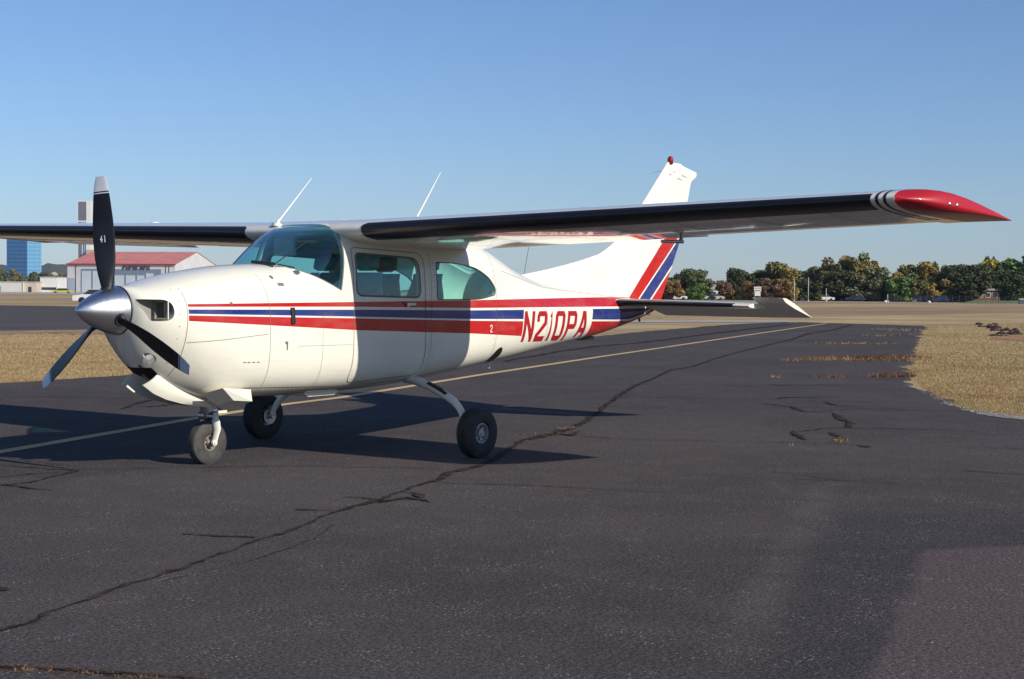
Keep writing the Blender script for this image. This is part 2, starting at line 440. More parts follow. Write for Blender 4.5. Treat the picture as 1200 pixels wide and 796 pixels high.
for s in (1, -1):
    g = ribbons('window_gasket', [(grow(DOORW, .012), .016, s, True)], M_seam)
    g = ribbons('window_gasket', [(grow(REARW, .004), .008, s, True)], M_black)
    ribbons('door_outline', [(round_poly([(2.372, 1.765), (3.27, 1.735), (3.29, .66), (2.372, .62)], [.06, .1, .08, .08]), .006, s, True)], M_seam)
    ribbons('panel_seam', [([(.70, 1.45), (.70, .70)], .004, s, False), ([(.71, .995), (1.0, 1.012), (1.45, 1.052)], .004, s, False),
                           ([(1.47, 1.56), (1.47, .60)], .003, s, False), ([(1.75, .95), (2.36, .95)], .0025, s, False), ([(2.02, 1.20), (2.02, .6)], .002, s, False),
                           ([(1.30, .625), (2.30, .60), (3.1, .62), (3.9, .70)], .004, s, False), ([(4.35, 1.80), (4.35, .76)], .003, s, False),
                           ([(3.36, 1.80), (3.36, .66)], .003, s, False),
                           ([(5.30, 1.50), (5.33, .86)], .003, s, False), ([(6.5, 1.36), (6.5, 1.0)], .003, s, False),
                           ([(4.5, 1.60), (5.4, 1.45), (6.9, 1.355)], .003, s, False)], M_seam)
# windshield surround
ribbons('windshield_frame', [([(2.225, 1.405), (2.27, 1.62), (2.305, 1.83), (2.312, 1.94)], .012, s, False) for s in (1, -1)] +
        [([(1.80, 1.585), (1.90, 1.545), (2.06, 1.478), (2.225, 1.405)], .006, s, False) for s in (1, -1)], M_seam, off=.003)
# rivets along the belly edge and post
def rivets():
    V = []; F = []
    for s in (1, -1):
        rows = [([(1.32, .605), (3.2, .60)], .045), ([(3.33, 1.78), (3.33, .75)], .05), ([(3.40, 1.70), (3.40, .75)], .05), ([(4.32, 1.78), (4.32, .9)], .06),
                ([(5.27, 1.48), (5.3, .9)], .06), ([(.64, 1.40), (.64, .75)], .09), ([(6.46, 1.34), (6.46, 1.0)], .06)]
        for P, st in rows:
            (x0, z0), (x1, z1) = P; n = int(math.hypot(x1-x0, z1-z0)/st)
            for i in range(n+1):
                x = x0+(x1-x0)*i/n; z = z0+(z1-z0)*i/n; p = surf_p(x, z, .0012); r = .005; b = len(V)
                V += [(x+r*math.cos(k*PI/3), s*p, z+r*math.sin(k*PI/3)) for k in range(6)]; F.append(tuple(range(b, b+6)))
    return V, F
rv = A('rivet', *rivets(), M_seam); rv['kind'] = 'stuff'
# --- registration N210PA and other lettering, laid on the skin
GL = {
 'N': [[(0, 0), (0, 1)], [(0, 1), (1, 0)], [(1, 0), (1, 1)]],
 '2': [[(0, .78), (0, .9), (.12, 1), (.88, 1), (1, .9), (1, .62), (0, .14), (0, 0), (1, 0)]],
 '1': [[(.25, .85), (.5, 1), (.5, 0)]],
 '0': [[(0, .1), (0, .9), (.12, 1), (.88, 1), (1, .9), (1, .1), (.88, 0), (.12, 0), (0, .1)]],
 'P': [[(0, 0), (0, 1), (.88, 1), (1, .9), (1, .56), (.88, .46), (0, .46)]],
 'A': [[(0, 0), (.42, 1), (.60, 1), (1, 0)], [(.16, .3), (.86, .3)]],
 '4': [[(.7, 0), (.7, 1), (0, .35), (1, .35)]],
 '9': [[(0, 0), (.5, 0), (1, .25), (1, .85), (.8, 1), (.2, 1), (0, .85), (0, .62), (.2, .5), (1, .5)]],
}
def strokes(ch, w, h, sw):
    """polygons (in letter plane) of one glyph made of thick strokes"""
    out = []
    for path in GL[ch]:
        P = [Vector((p[0]*(w-sw)+sw/2, p[1]*(h-sw)+sw/2)) for p in path]
        closed = (path[0] == path[-1]) and len(path) > 3
        L = []; R = []; n = len(P)-1 if closed else len(P)
        for i in range(n):
            p = P[i]
            a = P[(i-1) % n] if (closed or i > 0) else None; b = P[(i+1) % n] if (closed or i < n-1) else None
            d1 = (p-a).normalized() if a is not None else None; d2 = (b-p).normalized() if b is not None else None
            if d1 is None: d1 = d2; p = p-d2*sw*.5 if abs(d2.x*d2.y) < 1e-4 else p
            if d2 is None: d2 = d1; p = p+d1*sw*.5 if abs(d1.x*d1.y) < 1e-4 else p
            n1 = Vector((-d1.y, d1.x)); n2 = Vector((-d2.y, d2.x)); m_ = (n1+n2)
            if m_.length < .2: m_ = n1
            m_.normalize(); k = sw*.5/max(.45, m_.dot(n1))
            L.append(p+m_*k); R.append(p-m_*k)
        for i in range(n if closed else n-1):
            j = (i+1) % n; out.append((L[i], L[j], R[j], R[i]))
    return [[(min(max(q.x, 0), w), min(max(q.y, 0), h)) for q in poly] for poly in out]
def letters_on_skin(name, text, x0, z0, w, h, pitch, sw, slant, s, m, drop=0.0, off=.003, parent=air, hfun=None):
    objs = []
    for i, ch in enumerate(text):
        V = []; F = []
        cw = w*(.42 if ch == '1' else 1)
        xo = 0
        for c2 in text[:i]: xo += pitch*(.50 if c2 == '1' else 1)
        for k, poly in enumerate(strokes(ch, cw, h, sw)):
            N = 8; b = len(V)
            for a in range(N+1):
                t = a/N
                for e in range(2):
                    P0 = Vector(poly[0 if e == 0 else 3]); P1 = Vector(poly[1 if e == 0 else 2]); q = P0.lerp(P1, t)
                    u = q.x+xo; vv = q.y
                    if s > 0: x = x0+u+slant*vv
                    else: x = x0+ (sum(pitch*(.50 if c3 == '1' else 1) for c3 in text)) - u - slant*vv
                    z = z0+drop*(x-x0)+vv
                    V.append((x, s*surf_p(x, z, off+.0003*k), z))
            for a in range(N): F.append((b+2*a, b+2*a+1, b+2*a+3, b+2*a+2))
        o = A(name, V, F, m, parent); objs.append(o)
    return objs
for s in (1, -1):
    for o, ch in zip(letters_on_skin('registration_character', 'N210PA', 4.825, .918, .198, .298, .251, .050, .15, s, M_red, drop=-.004), 'N210PA'):
        if s == 1: o['label'] = 'red slanted character %s of the registration' % ch
    letters_on_skin('data_mark', '2', 4.235, 1.022, .038, .07, .05, .010, 0, s, M_white, off=.004)
    # other small marks and fittings
def plate(name, P, s, m, off=.002, thick=.0, parent=air):
    """polygon patch lying on the skin"""
    c = (sum(p[0] for p in P)/len(P), sum(p[1] for p in P)/len(P)); V = []; F = []; n = len(P); R = 4
    for k in range(R+1):
        for p in P:
            x = c[0]+(p[0]-c[0])*k/R; z = c[1]+(p[1]-c[1])*k/R; V.append((x, s*surf_p(x, z, off), z))
    for k in range(R):
        for i in range(n): F.append((k*n+i, k*n+(i+1) % n, (k+1)*n+(i+1) % n, (k+1)*n+i))
    if thick:
        b = len(V)
        for p in P: V.append((p[0], s*surf_p(p[0], p[1], off-thick), p[1]))
        for i in range(n): F.append((R*n+i, R*n+(i+1) % n, b+(i+1) % n, b+i))
    return A(name, V, F, m, parent, True, 30)
# black oval air outlet aft of the door
def ell(cx, cz, rx, rz, tilt=0, n=20):
    return [(cx+rx*math.cos(a)*math.cos(tilt)-rz*math.sin(a)*math.sin(tilt), cz+rx*math.cos(a)*math.sin(tilt)+rz*math.sin(a)*math.cos(tilt)) for a in [2*PI*k/n for k in range(n)]]
plate('air_outlet', ell(4.45, .775, .075, .110, -.55), 1, M_black, .002)
plate('air_outlet', ell(4.45, .775, .075, .110, -.55), -1, M_black, .002)
pb = plate('static_port_cover', [(1.68, 1.262), (1.715, 1.262), (1.715, 1.13), (1.68, 1.13)], 1, M_black, .016, .016)
plate('placard', [(1.62, 1.46), (1.68, 1.46), (1.68, 1.435), (1.62, 1.435)], 1, M_seam, .002)
plate('placard', [(1.62, .99), (1.65, .99), (1.65, .92), (1.638, .92), (1.638, .978), (1.62, .978)], 1, M_seam, .002)
plate('louvre', [(1.22, .835), (1.245, .835), (1.245, .829), (1.22, .829)], 1, M_black)
for k in range(3): plate('louvre', [(1.26+k*.045, .834), (1.285+k*.045, .834), (1.285+k*.045, .828), (1.26+k*.045, .828)], 1, M_black)
plate('fuel_drain', ell(1.10, 1.295, .012, .012), 1, M_seam, .004, .004)
plate('fuel_drain', ell(1.60, 1.505, .014, .014), 1, M_seam, .006, .006)
plate('beacon_port', ell(6.86, 1.20, .02, .015), 1, M_metal, .006, .006)
for s in (1, -1):
    dh = plate('door_handle', [(3.02, 1.298), (3.135, 1.294), (3.135, 1.278), (3.035, 1.276), (3.035, 1.262), (3.02, 1.262)], s, M_metal, .018, .016)
    plate('door_lock', ell(2.985, 1.30, .009, .012), s, M_black, .003)
for s in (1,):
    V, F = prism(round_poly([(2.06, .575), (2.52, .575), (2.46, .512), (2.12, .510)], .03), -.05, .26); A('belly_fairing', V, F, M_white, sharp=35)
# inlet interior
for s in (1, -1):
    mb = MB(); mb.box(.535, .56, min(-s*.27, -s*.35), max(-s*.27, -s*.35), 1.185, 1.30); mb.build('intake_dark_box', M_black, air)  # black box stands in for the shaded depth of the intake
    mb = MB(); mb.box(.560, .568, min(-s*.355, -s*.368), max(-s*.355, -s*.368), 1.175, 1.31); mb.build('intake_lip', M_white, air)
# lip of round outlet
mb = MB(); ax = Vector((-.10, -.90, -.30)).normalized(); c0 = Vector((.52, -.17, .865))
mb = MB(); mb.lathe([(.03, .054), (.04, .02)], c0, ax, 20); mb.build('cooler_core', M_hub, air)

# --- wing
def wing_geo(p, s=1):
    """chord line at span p: x_le, z_le, x_te, z_te, thickness"""
    q = max(0, p-.62)
    xle = 2.298+.0525*q; xte = 3.925-.026*q
    zle = 1.905+.0278*q; zte = 1.787+.0300*q
    tc = .135-.003*q
    return xle, zle, xte, zte, tc
def foil(c):
    yt = 5*(.2969*math.sqrt(c)-.1260*c-.3516*c*c+.2843*c**3-.1036*c**4)
    m_, p_ = .02, .4
    yc = m_/p_**2*(2*p_*c-c*c) if c < p_ else m_/(1-p_)**2*((1-2*p_)+2*p_*c-c*c)
    return yt, yc
def wing_pt(p, c, up, off=0.0, geo=wing_geo):
    xle, zle, xte, zte, tc = geo(p)
    ch = xte-xle; yt, yc = foil(c)
    h = ch*(yc+(tc*yt if up else -tc*yt)) + (off if up else -off)
    x = xle+ch*c - (off*max(0, 1-c*12)); z = zle+(zte-zle)*c+h
    return (x, p, z)
CS = [0, .003, .009, .02, .04, .07, .11, .16, .22, .3, .38, .46, .54, .62, .69, .74]
def wing_loop(p, cs, off=0, geo=wing_geo):
    return [wing_pt(p, c, True, off, geo) for c in reversed(cs)]+[wing_pt(p, c, False, off, geo) for c in cs[1:]]
def mirror(V): return [(v[0], -v[1], v[2]) for v in V]
def wing_mat():
    b = NB('wing_paint'); co = b.coord(); x, y, z = b.xyz(co)
    b.set(color=b.mix(b.step(b.noise(co, 3, 5), .45, .8)*.15, WHITE, (.45, .40, .32)), rough=.10, coat=.6, coatr=.03, spec=.5)
    h = b.noise(b.mapping(co, (1.2, 3.5, 1)), 1.3, 2, .3)+b.noise(b.mapping(co, (2.5, 1.2, 1)), 9, 3, .5)*.07
    # skin laps over ribs: gentle oil-canning
    b.bump(h, .10, .05)
    return b.m
M_wing = wing_mat()
PS = [0, .3, .6, .62, .8]+frange(1.0, 5.0, .4)+[5.28]
V, F = loft_sections([wing_loop(-p, CS, 0, lambda q: wing_geo(abs(q))) for p in reversed(PS[1:])]+[wing_loop(p, CS) for p in PS])
wing = A('wing', V, F, M_wing, sharp=40)
for s in (1, -1):
    def side(V): return V if s == 1 else mirror(V)
    PB = frange(.74, 5.115, .2); cb = [0, .003, .009, .02, .04, .07, .10]; ub = [0, .002, .005, .010, .016, .022, .028]
    def bootloop(p, w=1.0):
        k = [c*w for c in cb]; ku = [c*w for c in ub]; off = .004
        out = [wing_pt(p, c, True, off) for c in reversed(ku)]+[wing_pt(p, c, False, off) for c in k[1:]]
        i = [wing_pt(p, k[-1]+.002, False, -.004), wing_pt(p, ku[-1]+.002, True, -.004)]
        return out+i
    V, F = loft_sections([bootloop(.705, .45)]+[bootloop(p) for p in PB])
    A('leading_edge_boot', side(V), F, M_boot, sharp=50)
    # root cuff that fairs the wing into the cabin
    for (a, b_) in ((5.15, 5.17), (5.205, 5.225)):
        cc = [0, .003, .009, .02, .04, .07, .11, .16, .22, .3, .4, .5, .6, .7]
        V, F = loft_sections([wing_loop(p, cc, .002) for p in (a, b_)], False); A('tip_stripe', side(V), F, M_boot, smooth=True)
    # flap and aileron
    def tr_loop(p, c0, rot=0):
        cs = [c0, c0+.02]+[c0+.02+(1-c0-.02)*k/5 for k in range(1, 6)]
        up = [wing_pt(p, min(c, .999), True) for c in cs]; lo = [wing_pt(p, min(c, .999), False) for c in reversed(cs)]
        L = up+lo
        if rot:
            h = wing_pt(p, c0, True); cx, cz = h[0], h[2]-.03
            L = [(cx+(v[0]-cx)*math.cos(rot)+(v[2]-cz)*math.sin(rot), v[1], cz-(v[0]-cx)*math.sin(rot)+(v[2]-cz)*math.cos(rot)) for v in L]
        return L
    for nm, pa, pb_, rot in (('flap', .64, 3.10, 0), ('aileron', 3.12, 5.10, math.radians(-2 if s == 1 else 3)), ('wing_trailing_edge', 5.12, 5.28, 0), ('wing_trailing_edge', .36, .638, 0)):
        V, F = loft_sections([tr_loop(p, .7405, rot) for p in frange(pa, pb_, .25)]); A(nm, side(V), F, M_wing, sharp=40)
    # red tip cap
    TL = [(5.28, 2.545), (5.34, 2.585), (5.40, 2.65), (5.46, 2.745), (5.51, 2.87), (5.55, 3.02), (5.585, 3.20), (5.61, 3.38), (5.625, 3.52), (5.634, 3.62)]
    def tip_geo(p):
        xl = interp(TL, p); base = wing_geo(5.28)
        t = (xl-base[0])/(3.73-base[0])
        xe = 3.80-(p-5.28)*.22
        def zc(x): return 2.035+(1.921-2.035)*(x-2.545)/(3.75-2.545)
        return xl, zc(xl), xe, zc(xe), 0
    secs = []
    CC = [0, .003, .009, .02, .04, .07, .11, .16, .22, .3, .38, .46, .54, .62, .69, .74, .82, .9, .999]
    for i, (p, xl) in enumerate(TL):
        xl, zl, xe, ze, _ = tip_geo(p); b0 = wing_geo(5.28); k = (p-5.28)/(5.64-5.28); prof = math.sqrt(max(0, 1-k**2.3))
        loop = []
        for up in (True, False):
            for c in (reversed(CC) if up else CC[1:]):
                x = xl+(xe-xl)*c
                # thickness of the full section at this x, shrunk towards the edge
                cb_ = min(.999, max(0, (x-b0[0])/(b0[2]-b0[0]))); yt, yc = foil(cb_); ch = b0[2]-b0[0]
                edge = min(1, c*9)**.5 if i else 1
                full = wing_pt(5.28, cb_, up)[2]; zc_ = 2.035+(1.921-2.035)*(x-2.545)/(3.75-2.545)
                if i == 0: z = full
                else:
                    z = zc_+(full-zc_)*prof*min(1, edge)
                loop.append((x, p, z))
        secs.append(loop)
    V, F = loft_sections(secs)
    tc_ = A('wing_tip', side(V), F, M_red, sharp=60)
    mb = MB(); 
    for xx, pp, zz in ((2.90, 5.505, 2.005), (2.98, 5.525, 2.0)):
        mb.lathe([(0, .022), (.014, .018), (.022, .008), (.024, .001)], (xx, -s*(pp-.004), zz), (-.35, -s*.9, .1), 14)
    mb.build('navigation_light', M_metal, tc_, sharp=40, off=RO)
    # fuel cap
    c = wing_pt(2.6, .3, True); mb = MB(); mb.lathe([(-.004, .05), (.012, .045), (.018, .02), (.020, .002)], (c[0], -s*c[1], c[2]), (0, 0, 1), 18)
    mb.build('fuel_cap', M_white, air, sharp=40)
# panel joints on the underside of the port wing
V = []; F = []
for p in (1.15, 1.75, 2.35, 2.95, 3.55, 4.15, 4.75):
    b = len(V)
    for c in CS[6:]:
        a = wing_pt(p-.003, c, False, .0015); d = wing_pt(p+.003, c, False, .0015); V += [a, d]
    for i in range(len(CS[6:])-1): F.append((b+2*i, b+2*i+1, b+2*i+3, b+2*i+2))
A('underwing_seam', V, F, M_seam)
# pitot mast
mb = MB(); q = wing_pt(3.0, .52, False)
mb.tube([(q[0]+.40, -3.0, q[2]+.02), (q[0]+.42, -3.0, 1.83)], .016, 10); mb.tube([(q[0]+.44, -3.0, 1.812), (q[0]+.13, -3.0, 1.806)], .014, 10)
mb.build('pitot_mast', M_metal, air, sharp=40)
# --- fin and rudder
LE = [(1.40, 4.85), (1.555, 5.26), (1.60, 5.53), (1.636, 5.80), (1.72, 6.30), (1.81, 6.72), (1.88, 6.90), (1.96, 7.05), (2.07, 7.22), (2.187, 7.376), (2.407, 7.593), (2.65, 7.848), (2.902, 8.112)]
TE = [(1.20, 7.93), (1.36, 8.02), (1.954, 8.367), (2.478, 8.555), (2.69, 8.615), (2.72, 8.64), (2.77, 8.745), (2.82, 8.745)]
HG = [(1.2, 7.56), (2.9, 8.39)]
def fin_half(z, x, le, te):
    ch = te-le; c = min(1, max(0, (x-le)/ch)); t = min(.13, .10*ch)*(1 if z < 2.7 else 1-.35*(z-2.7)/.2)
    return t*5*(.2969*math.sqrt(c)-.1260*c-.3516*c*c+.2843*c**3-.1036*c**4)*.5*2*.5+.0015
def fin_part(name, which):
    rows = []; zs = frange(1.22, 2.70, .06)+[2.72, 2.75, 2.78, 2.82, 2.85, 2.875, 2.895, 2.902]
    for z in zs:
        le = interp(LE, z); hg = interp(HG, z); te = interp(TE, z) if z < 2.82 else 8.745-(z-2.82)/.09*.47
        f0, f1 = (le, hg-.002) if which == 'fin' else (hg+.002, te)
        if f1-f0 < .01: f1 = f0+.01
        N = 18; row = []
        ts = [(k/N)**1.7 for k in range(N+1)] if which == 'fin' else [k/N for k in range(N+1)]
        for t in ts: x = f0+(f1-f0)*t; row.append((x, fin_half(z, x, le, te), z))
        rows.append(row+[(x, -p, z) for x, p, z in reversed(row)])
    V, F = loft_sections(rows); return A(name, V, F, M_fin, sharp=40)
fin_part('fin', 'fin'); fin_part('rudder', 'rudder')
mb = MB(); mb.lathe([(-.02, .034), (.035, .034), (.055, .027), (.068, .012), (.072, .001)], (8.17, 0, 2.905), (0, 0, 1), 18); mb.build('beacon', M_redlamp, air, smooth=True)
mb = MB()
mb.tube([(8.03, .03, 2.80), (7.90, .10, 2.76)], .0015, 5)
mb.build('whip_antenna', M_black, air)
V = []; F = []
for P in (((8.12, 2.79), (8.17, 2.80)), ((8.30, 2.765), (8.42, 2.745)), ):
    b = len(V); (x0, z0), (x1, z1) = P
    V += [(x0, .075, z0), (x1, .07, z1), (x1, .07, z1-.008), (x0, .075, z0-.012)]; F.append((b, b+1, b+2, b+3))
A('fin_scuff', V, F, M_seam)
# --- tailplane
def stab_geo(p):
    q = (p-.13)/1.49; return 6.83+.29*q, 1.305-.030*q, 7.50, 1.287-.012*q
for s in (1, -1):
    secs = []
    for p in frange(.02, 1.63, .2):
        xl, zl, xe, ze = stab_geo(p); L = []
        cs = [0, .006, .02, .05, .1, .2, .35, .55, .75, .98]; ch = (xe-xl)/.62; t = .10*ch*.8
        for up in (1, -1):
            for c in (reversed(cs) if up == 1 else cs[1:]):
                cc = c*.62; yt = 5*(.2969*math.sqrt(cc)-.1260*cc-.3516*cc*cc+.2843*cc**3-.1036*cc**4)
                L.append((xl+(xe-xl)*c, p, zl+(ze-zl)*c+up*yt*t))
        secs.append(L)
    V, F = loft_sections(secs); st = A('tailplane', V if s == 1 else mirror(V), F, M_white, sharp=40)
    secs = []
    for p in frange(.17, 1.46, .16):
        xl, zl, xe, ze = stab_geo(p); L = []; cs = [0, .006, .02, .05, .09, .13]; ch = (xe-xl)/.62; t = .10*ch*.8
        for up in (1, -1):
            for c in (reversed(cs) if up == 1 else cs[1:]):
                cc = c*.62; yt = 5*(.2969*math.sqrt(cc)-.1260*cc-.3516*cc*cc)
                L.append((xl+(xe-xl)*c-.004*(c < .03), p, zl+(ze-zl)*c+up*(yt*t+.004)))
        xl2 = xl+(xe-xl)*.135; L += [(xl2, p, zl-.01), (xl2, p, zl+.01)]
        secs.append(L)
    V, F = loft_sections(secs); A('leading_edge_boot', V if s == 1 else mirror(V), F, M_boot, sharp=50)
    # elevator, drooping, with its horn raised ahead of the hinge
    dr = math.radians(17.5); secs = []
    def ep(p, d, up, zoff=0):       # d: distance aft of the hinge along the elevator
        xl, zl, xe, ze = stab_geo(p); th = .034*max(.06, 1-abs(d)/.47) if d > 0 else .034*(1-(abs(d)/.36)**3)
        return (xe+.02+d*math.cos(dr)+up*th*math.sin(dr), p, ze-d*math.sin(dr)+up*th*math.cos(dr))
    rows = []
    for p in frange(.10, 1.6, .25)+[1.61]: rows.append((p, .0, .455-.035*p/1.6))
    V = []
    for p, d0, d1 in rows:
        L = [ep(p, d0+(d1-d0)*k/6+.0, 1) for k in range(7)]+[ep(p, d0+(d1-d0)*k/6, -1) for k in range(6, -1, -1)]; secs.append(L)
    V, F = loft_sections(secs); A('elevator', V if s == 1 else mirror(V), F, M_white, sharp=40)
    secs = []
    for p, d0, d1 in ((1.6125, -.30, .42), (1.75, -.30, .415), (1.88, -.29, .41), (1.955, -.28, .405)):
        k = 1
        L = []
        for up in (1, -1):
            for j in (range(11) if up == 1 else range(10, -1, -1)):
                t = j/10; d = d0+(d1-d0)*t; e = ep(p, d, 0); th = .024*k*min(1, (t*8)**.5 if t > 0 else 0)*(1 if t < .4 else max(.08, 1-(t-.4)/.62))
                L.append((e[0]+up*th*math.sin(dr), p, e[2]+up*th*math.cos(dr)))
        secs.append(L)
    V, F = loft_sections(secs); A('elevator_horn', V if s == 1 else mirror(V), F, M_white, sharp=50)
mb = MB(); mb.lathe([(0, .001), (.02, .03), (.10, .036), (.16, .02)], (7.86, 0, 1.235), (1, 0, .1), 14); mb.build('tail_cone', M_red, air, smooth=True)
mb = MB(); mb.box(6.35, 6.62, -.04, .04, .895, .935); mb.build('tail_skid', M_black, air)
mb = MB(); mb.tube([(7.55, 0, 1.13), (7.56, 0, 1.08)], .012, 8); mb.build('tie_down_ring', M_black, air)
mb = MB(); mb.tube([(4.75, -.10, .73), (4.75, -.10, .655)], [.014, .009], 8); mb.build('belly_antenna', M_white, air)
# --- propeller and spinner
HUB = Vector((.30, 0, 1.240)); HUBX = HUB.x
mb = MB(); mb.lathe([(0, .001), (.006, .014), (.02, .030), (.05, .056), (.09, .083), (.13, .106), (.18, .131), (.23, .151), (.28, .168), (.33, .179), (.362, .184)], (0.0, 0, 1.238), (1, 0, 0), 64)
sp = mb.build('spinner', M_spin, air, smooth=False, sharp=40)
mb = MB(); mb.lathe([(.3625, .170), (.364, .187), (.378, .187), (.38, .16)], (0, 0, 1.238), (1, 0, 0), 48); mb.build('spinner_backplate', M_black, air, sharp=40)
R0 = 1.016
def blade_geo(r):
    ch = interp([(.10, .085), (.16, .088), (.20, .10), (.28, .128), (.40, .160), (.55, .175), (.70, .168), (.85, .146), (.95, .120), (1.0, .092), (1.016, .080)], r)
    beta = math.radians(interp([(.1, 46), (.3, 40), (.5, 31), (.75, 23), (1.02, 17)], r))
    th = interp([(.10, .080), (.16, .070), (.22, .048), (.35, .03), (.6, .018), (1.016, .008)], r)
    return ch, beta, th
def blade(r0, r1, ang, name, m, parent, grow_=0.0):
    secs = []
    tang = Vector((0, math.cos(ang), math.sin(ang)))     # to port for the upright blade
    rad = Vector((0, -math.sin(ang), math.cos(ang))); axl = Vector((1, 0, 0))
    for r in frange(r0, r1, .03):
        ch, be, th = blade_geo(r); ch += grow_; th += grow_
        e = tang*math.cos(be)+axl*math.sin(be); nrm = -tang*math.sin(be)+axl*math.cos(be); L = []
        n = 20
        for k in range(n):
            a = 2*PI*k/n; c, sn = math.cos(a), math.sin(a)
            rnd_ = interp([(.16, 1), (.26, 0)], r)
            u = c*ch*.5; v = sn*th*.5*(1 if rnd_ > .5 else (1 if sn < 0 else .45))
            u -= (1-rnd_)*ch*.02
            L.append(Vector((HUBX, 0, 1.238))+rad*r+e*u+nrm*v)
        secs.append([(p.x, p.y, p.z) for p in L])
    V, F = loft_sections(secs); return A(name, V, F, m, parent, sharp=50)
PH = math.radians(5.6)
for k in range(3):
    a = PH+k*2*PI/3
    b = blade(.10, .885, a, 'propeller_blade', M_prop, air)
    blade(.885, .893, a, 'tip_line', M_tip, b, .001); blade(.893, .903, a, 'tip_gap', M_prop, b); blade(.903, R0, a, 'blade_tip', M_tip, b)
    mb = MB(); rad = Vector((0, math.sin(a), math.cos(a)))
    mb.lathe([(.125, .058), (.155, .057), (.172, .050)], Vector((HUBX, 0, 1.238)), rad, 20, False); mb.build('blade_collar', M_black, b, sharp=40, off=RO)
    if k == 0:   # the maker's mark, reads roughly as 41
        ch, be, th = blade_geo(.55); e = Vector((0, math.cos(a), math.sin(a)))*math.cos(be)+Vector((1, 0, 0))*math.sin(be)
        nrm = Vector((0, math.cos(a), math.sin(a)))*(-math.sin(be))+Vector((1, 0, 0))*math.cos(be); rr = Vector((0, -math.sin(a), math.cos(a)))
        V = []; F = []
        for i, chh in enumerate('41'):
            for poly in strokes(chh, .022, .055, .008):
                bb = len(V)
                for q in poly: 
                    p = Vector((HUBX, 0, 1.238))+rr*(.515+q[1])+e*(-.03+q[0]+i*.028)-nrm*(th*.5+.004); V.append(tuple(p))
                F.append((bb, bb+1, bb+2, bb+3))
        A('blade_mark', V, F, M_tip, b)
# --- main gear
def wheel(cx, cy, r, w, s, tyre_m, hub_m, rimr, name='wheel'):
    mb = MB(); hwid = w/2; prof = []
    for k in range(25):
        a = -PI*.5+PI*k/24+0
        prof.append((hwid*math.sin(a)*1.0 if abs(math.sin(a)) < .97 else hwid*math.copysign(.97, math.sin(a)), 0))
    prof = [(-hwid*.72, rimr), (-hwid*.92, rimr+.015), (-hwid, rimr+(r-rimr)*.45), (-hwid*.93, rimr+(r-rimr)*.75), (-hwid*.70, r*.965), (-hwid*.45, r*.992), (-hwid*.30, r), (-hwid*.285, r-.006), (-hwid*.235, r-.006), (-hwid*.22, r),
            (-hwid*.03, r+.0), (-hwid*.02, r-.006), (hwid*.02, r-.006), (hwid*.03, r), (hwid*.22, r), (hwid*.235, r-.006), (hwid*.285, r-.006), (hwid*.30, r), (hwid*.45, r*.992), (hwid*.70, r*.965), (hwid*.93, rimr+(r-rimr)*.75), (hwid, rimr+(r-rimr)*.45), (hwid*.92, rimr+.015), (hwid*.72, rimr)]
    mb.lathe(prof, (cx, cy, r-.008), (0, 1, 0), 48, False)
    for i, v in enumerate(mb.V):     # flat at the ground
        if v[2] < .0: mb.V[i] = (v[0], v[1]+math.copysign(.006, v[1]-cy), .0)
    t = mb.build('tyre', tyre_m, air, sharp=35)
    mb = MB(); h2 = hwid*.72
    mb.lathe([(-h2, rimr+.002), (-h2, rimr*.90), (-h2*.55, rimr*.82), (-h2*.5, rimr*.45), (-h2*.9, rimr*.40), (-h2*.95, rimr*.12), (-h2*.95, .002)], (cx, cy, r-.008), (0, 1, 0), 36, False)
    mb.lathe([(h2, rimr+.002), (h2, rimr*.90), (h2*.55, rimr*.82), (h2*.5, rimr*.45), (h2*.9, rimr*.40), (h2*.95, rimr*.12), (h2*.95, .002)], (cx, cy, r-.008), (0, 1, 0), 36, False)
    h = mb.build('wheel_hub', hub_m, air, sharp=35)
    mb = MB()
    for sd in (-1, 1):
        for k in range(6):
            a = k*PI/3+.3; mb.lathe([(0, .014*rimr/.1), (.004, .014*rimr/.1)], (cx+rimr*.62*math.cos(a), cy+sd*(h2*.53), r-.008+rimr*.62*math.sin(a)), (0, sd, 0), 10)
    mb.build('hub_hole', M_black, h, off=RO)
    return t
for s in (1, -1):
    wheel(3.09, -s*1.31, .216, .152, s, M_tyre, M_hub, .085)
    mb = MB(); pts = [(3.27, -s*.34, .625), (3.24, -s*.55, .595), (3.19, -s*.80, .53), (3.15, -s*1.0, .455), (3.125, -s*1.10, .385), (3.10, -s*1.16, .30), (3.09, -s*1.19, .225)]
    cv = []
    for i in range(len(pts)-1):
        for k in range(4): 
            t = k/4; P0 = Vector(pts[max(i-1, 0)]); P1 = Vector(pts[i]); P2 = Vector(pts[i+1]); P3 = Vector(pts[min(i+2, len(pts)-1)])
            cv.append(.5*((2*P1)+(-P0+P2)*t+(2*P0-5*P1+4*P2-P3)*t*t+(-P0+3*P1-3*P2+P3)*t**3))
    cv.append(Vector(pts[-1]))
    mb.tube(cv, [.042-.018*k/len(cv) for k in range(len(cv))], 14); mb.build('landing_gear_leg', M_white, air, smooth=True)
    mb = MB(); mb.tube([(3.215, -s*.66, .592), (3.19, -s*.80, .55), (3.16, -s*.92, .508)], [.018, .020, .016], 8, flat=1.6); mb.build('step', M_black, air, sharp=40)
    mb = MB(); mb.tube([(3.09, -s*1.17, .213), (3.09, -s*1.30, .213)], .022, 12); mb.lathe([(0, .078), (.012, .078)], (3.09, -s*1.215, .213), (0, -s, 0), 30)
    mb.box(3.09-.035, 3.09+.05, min(-s*1.19, -s*1.235), max(-s*1.19, -s*1.235), .25, .31)
    mb.build('brake', M_metal, air, sharp=40)
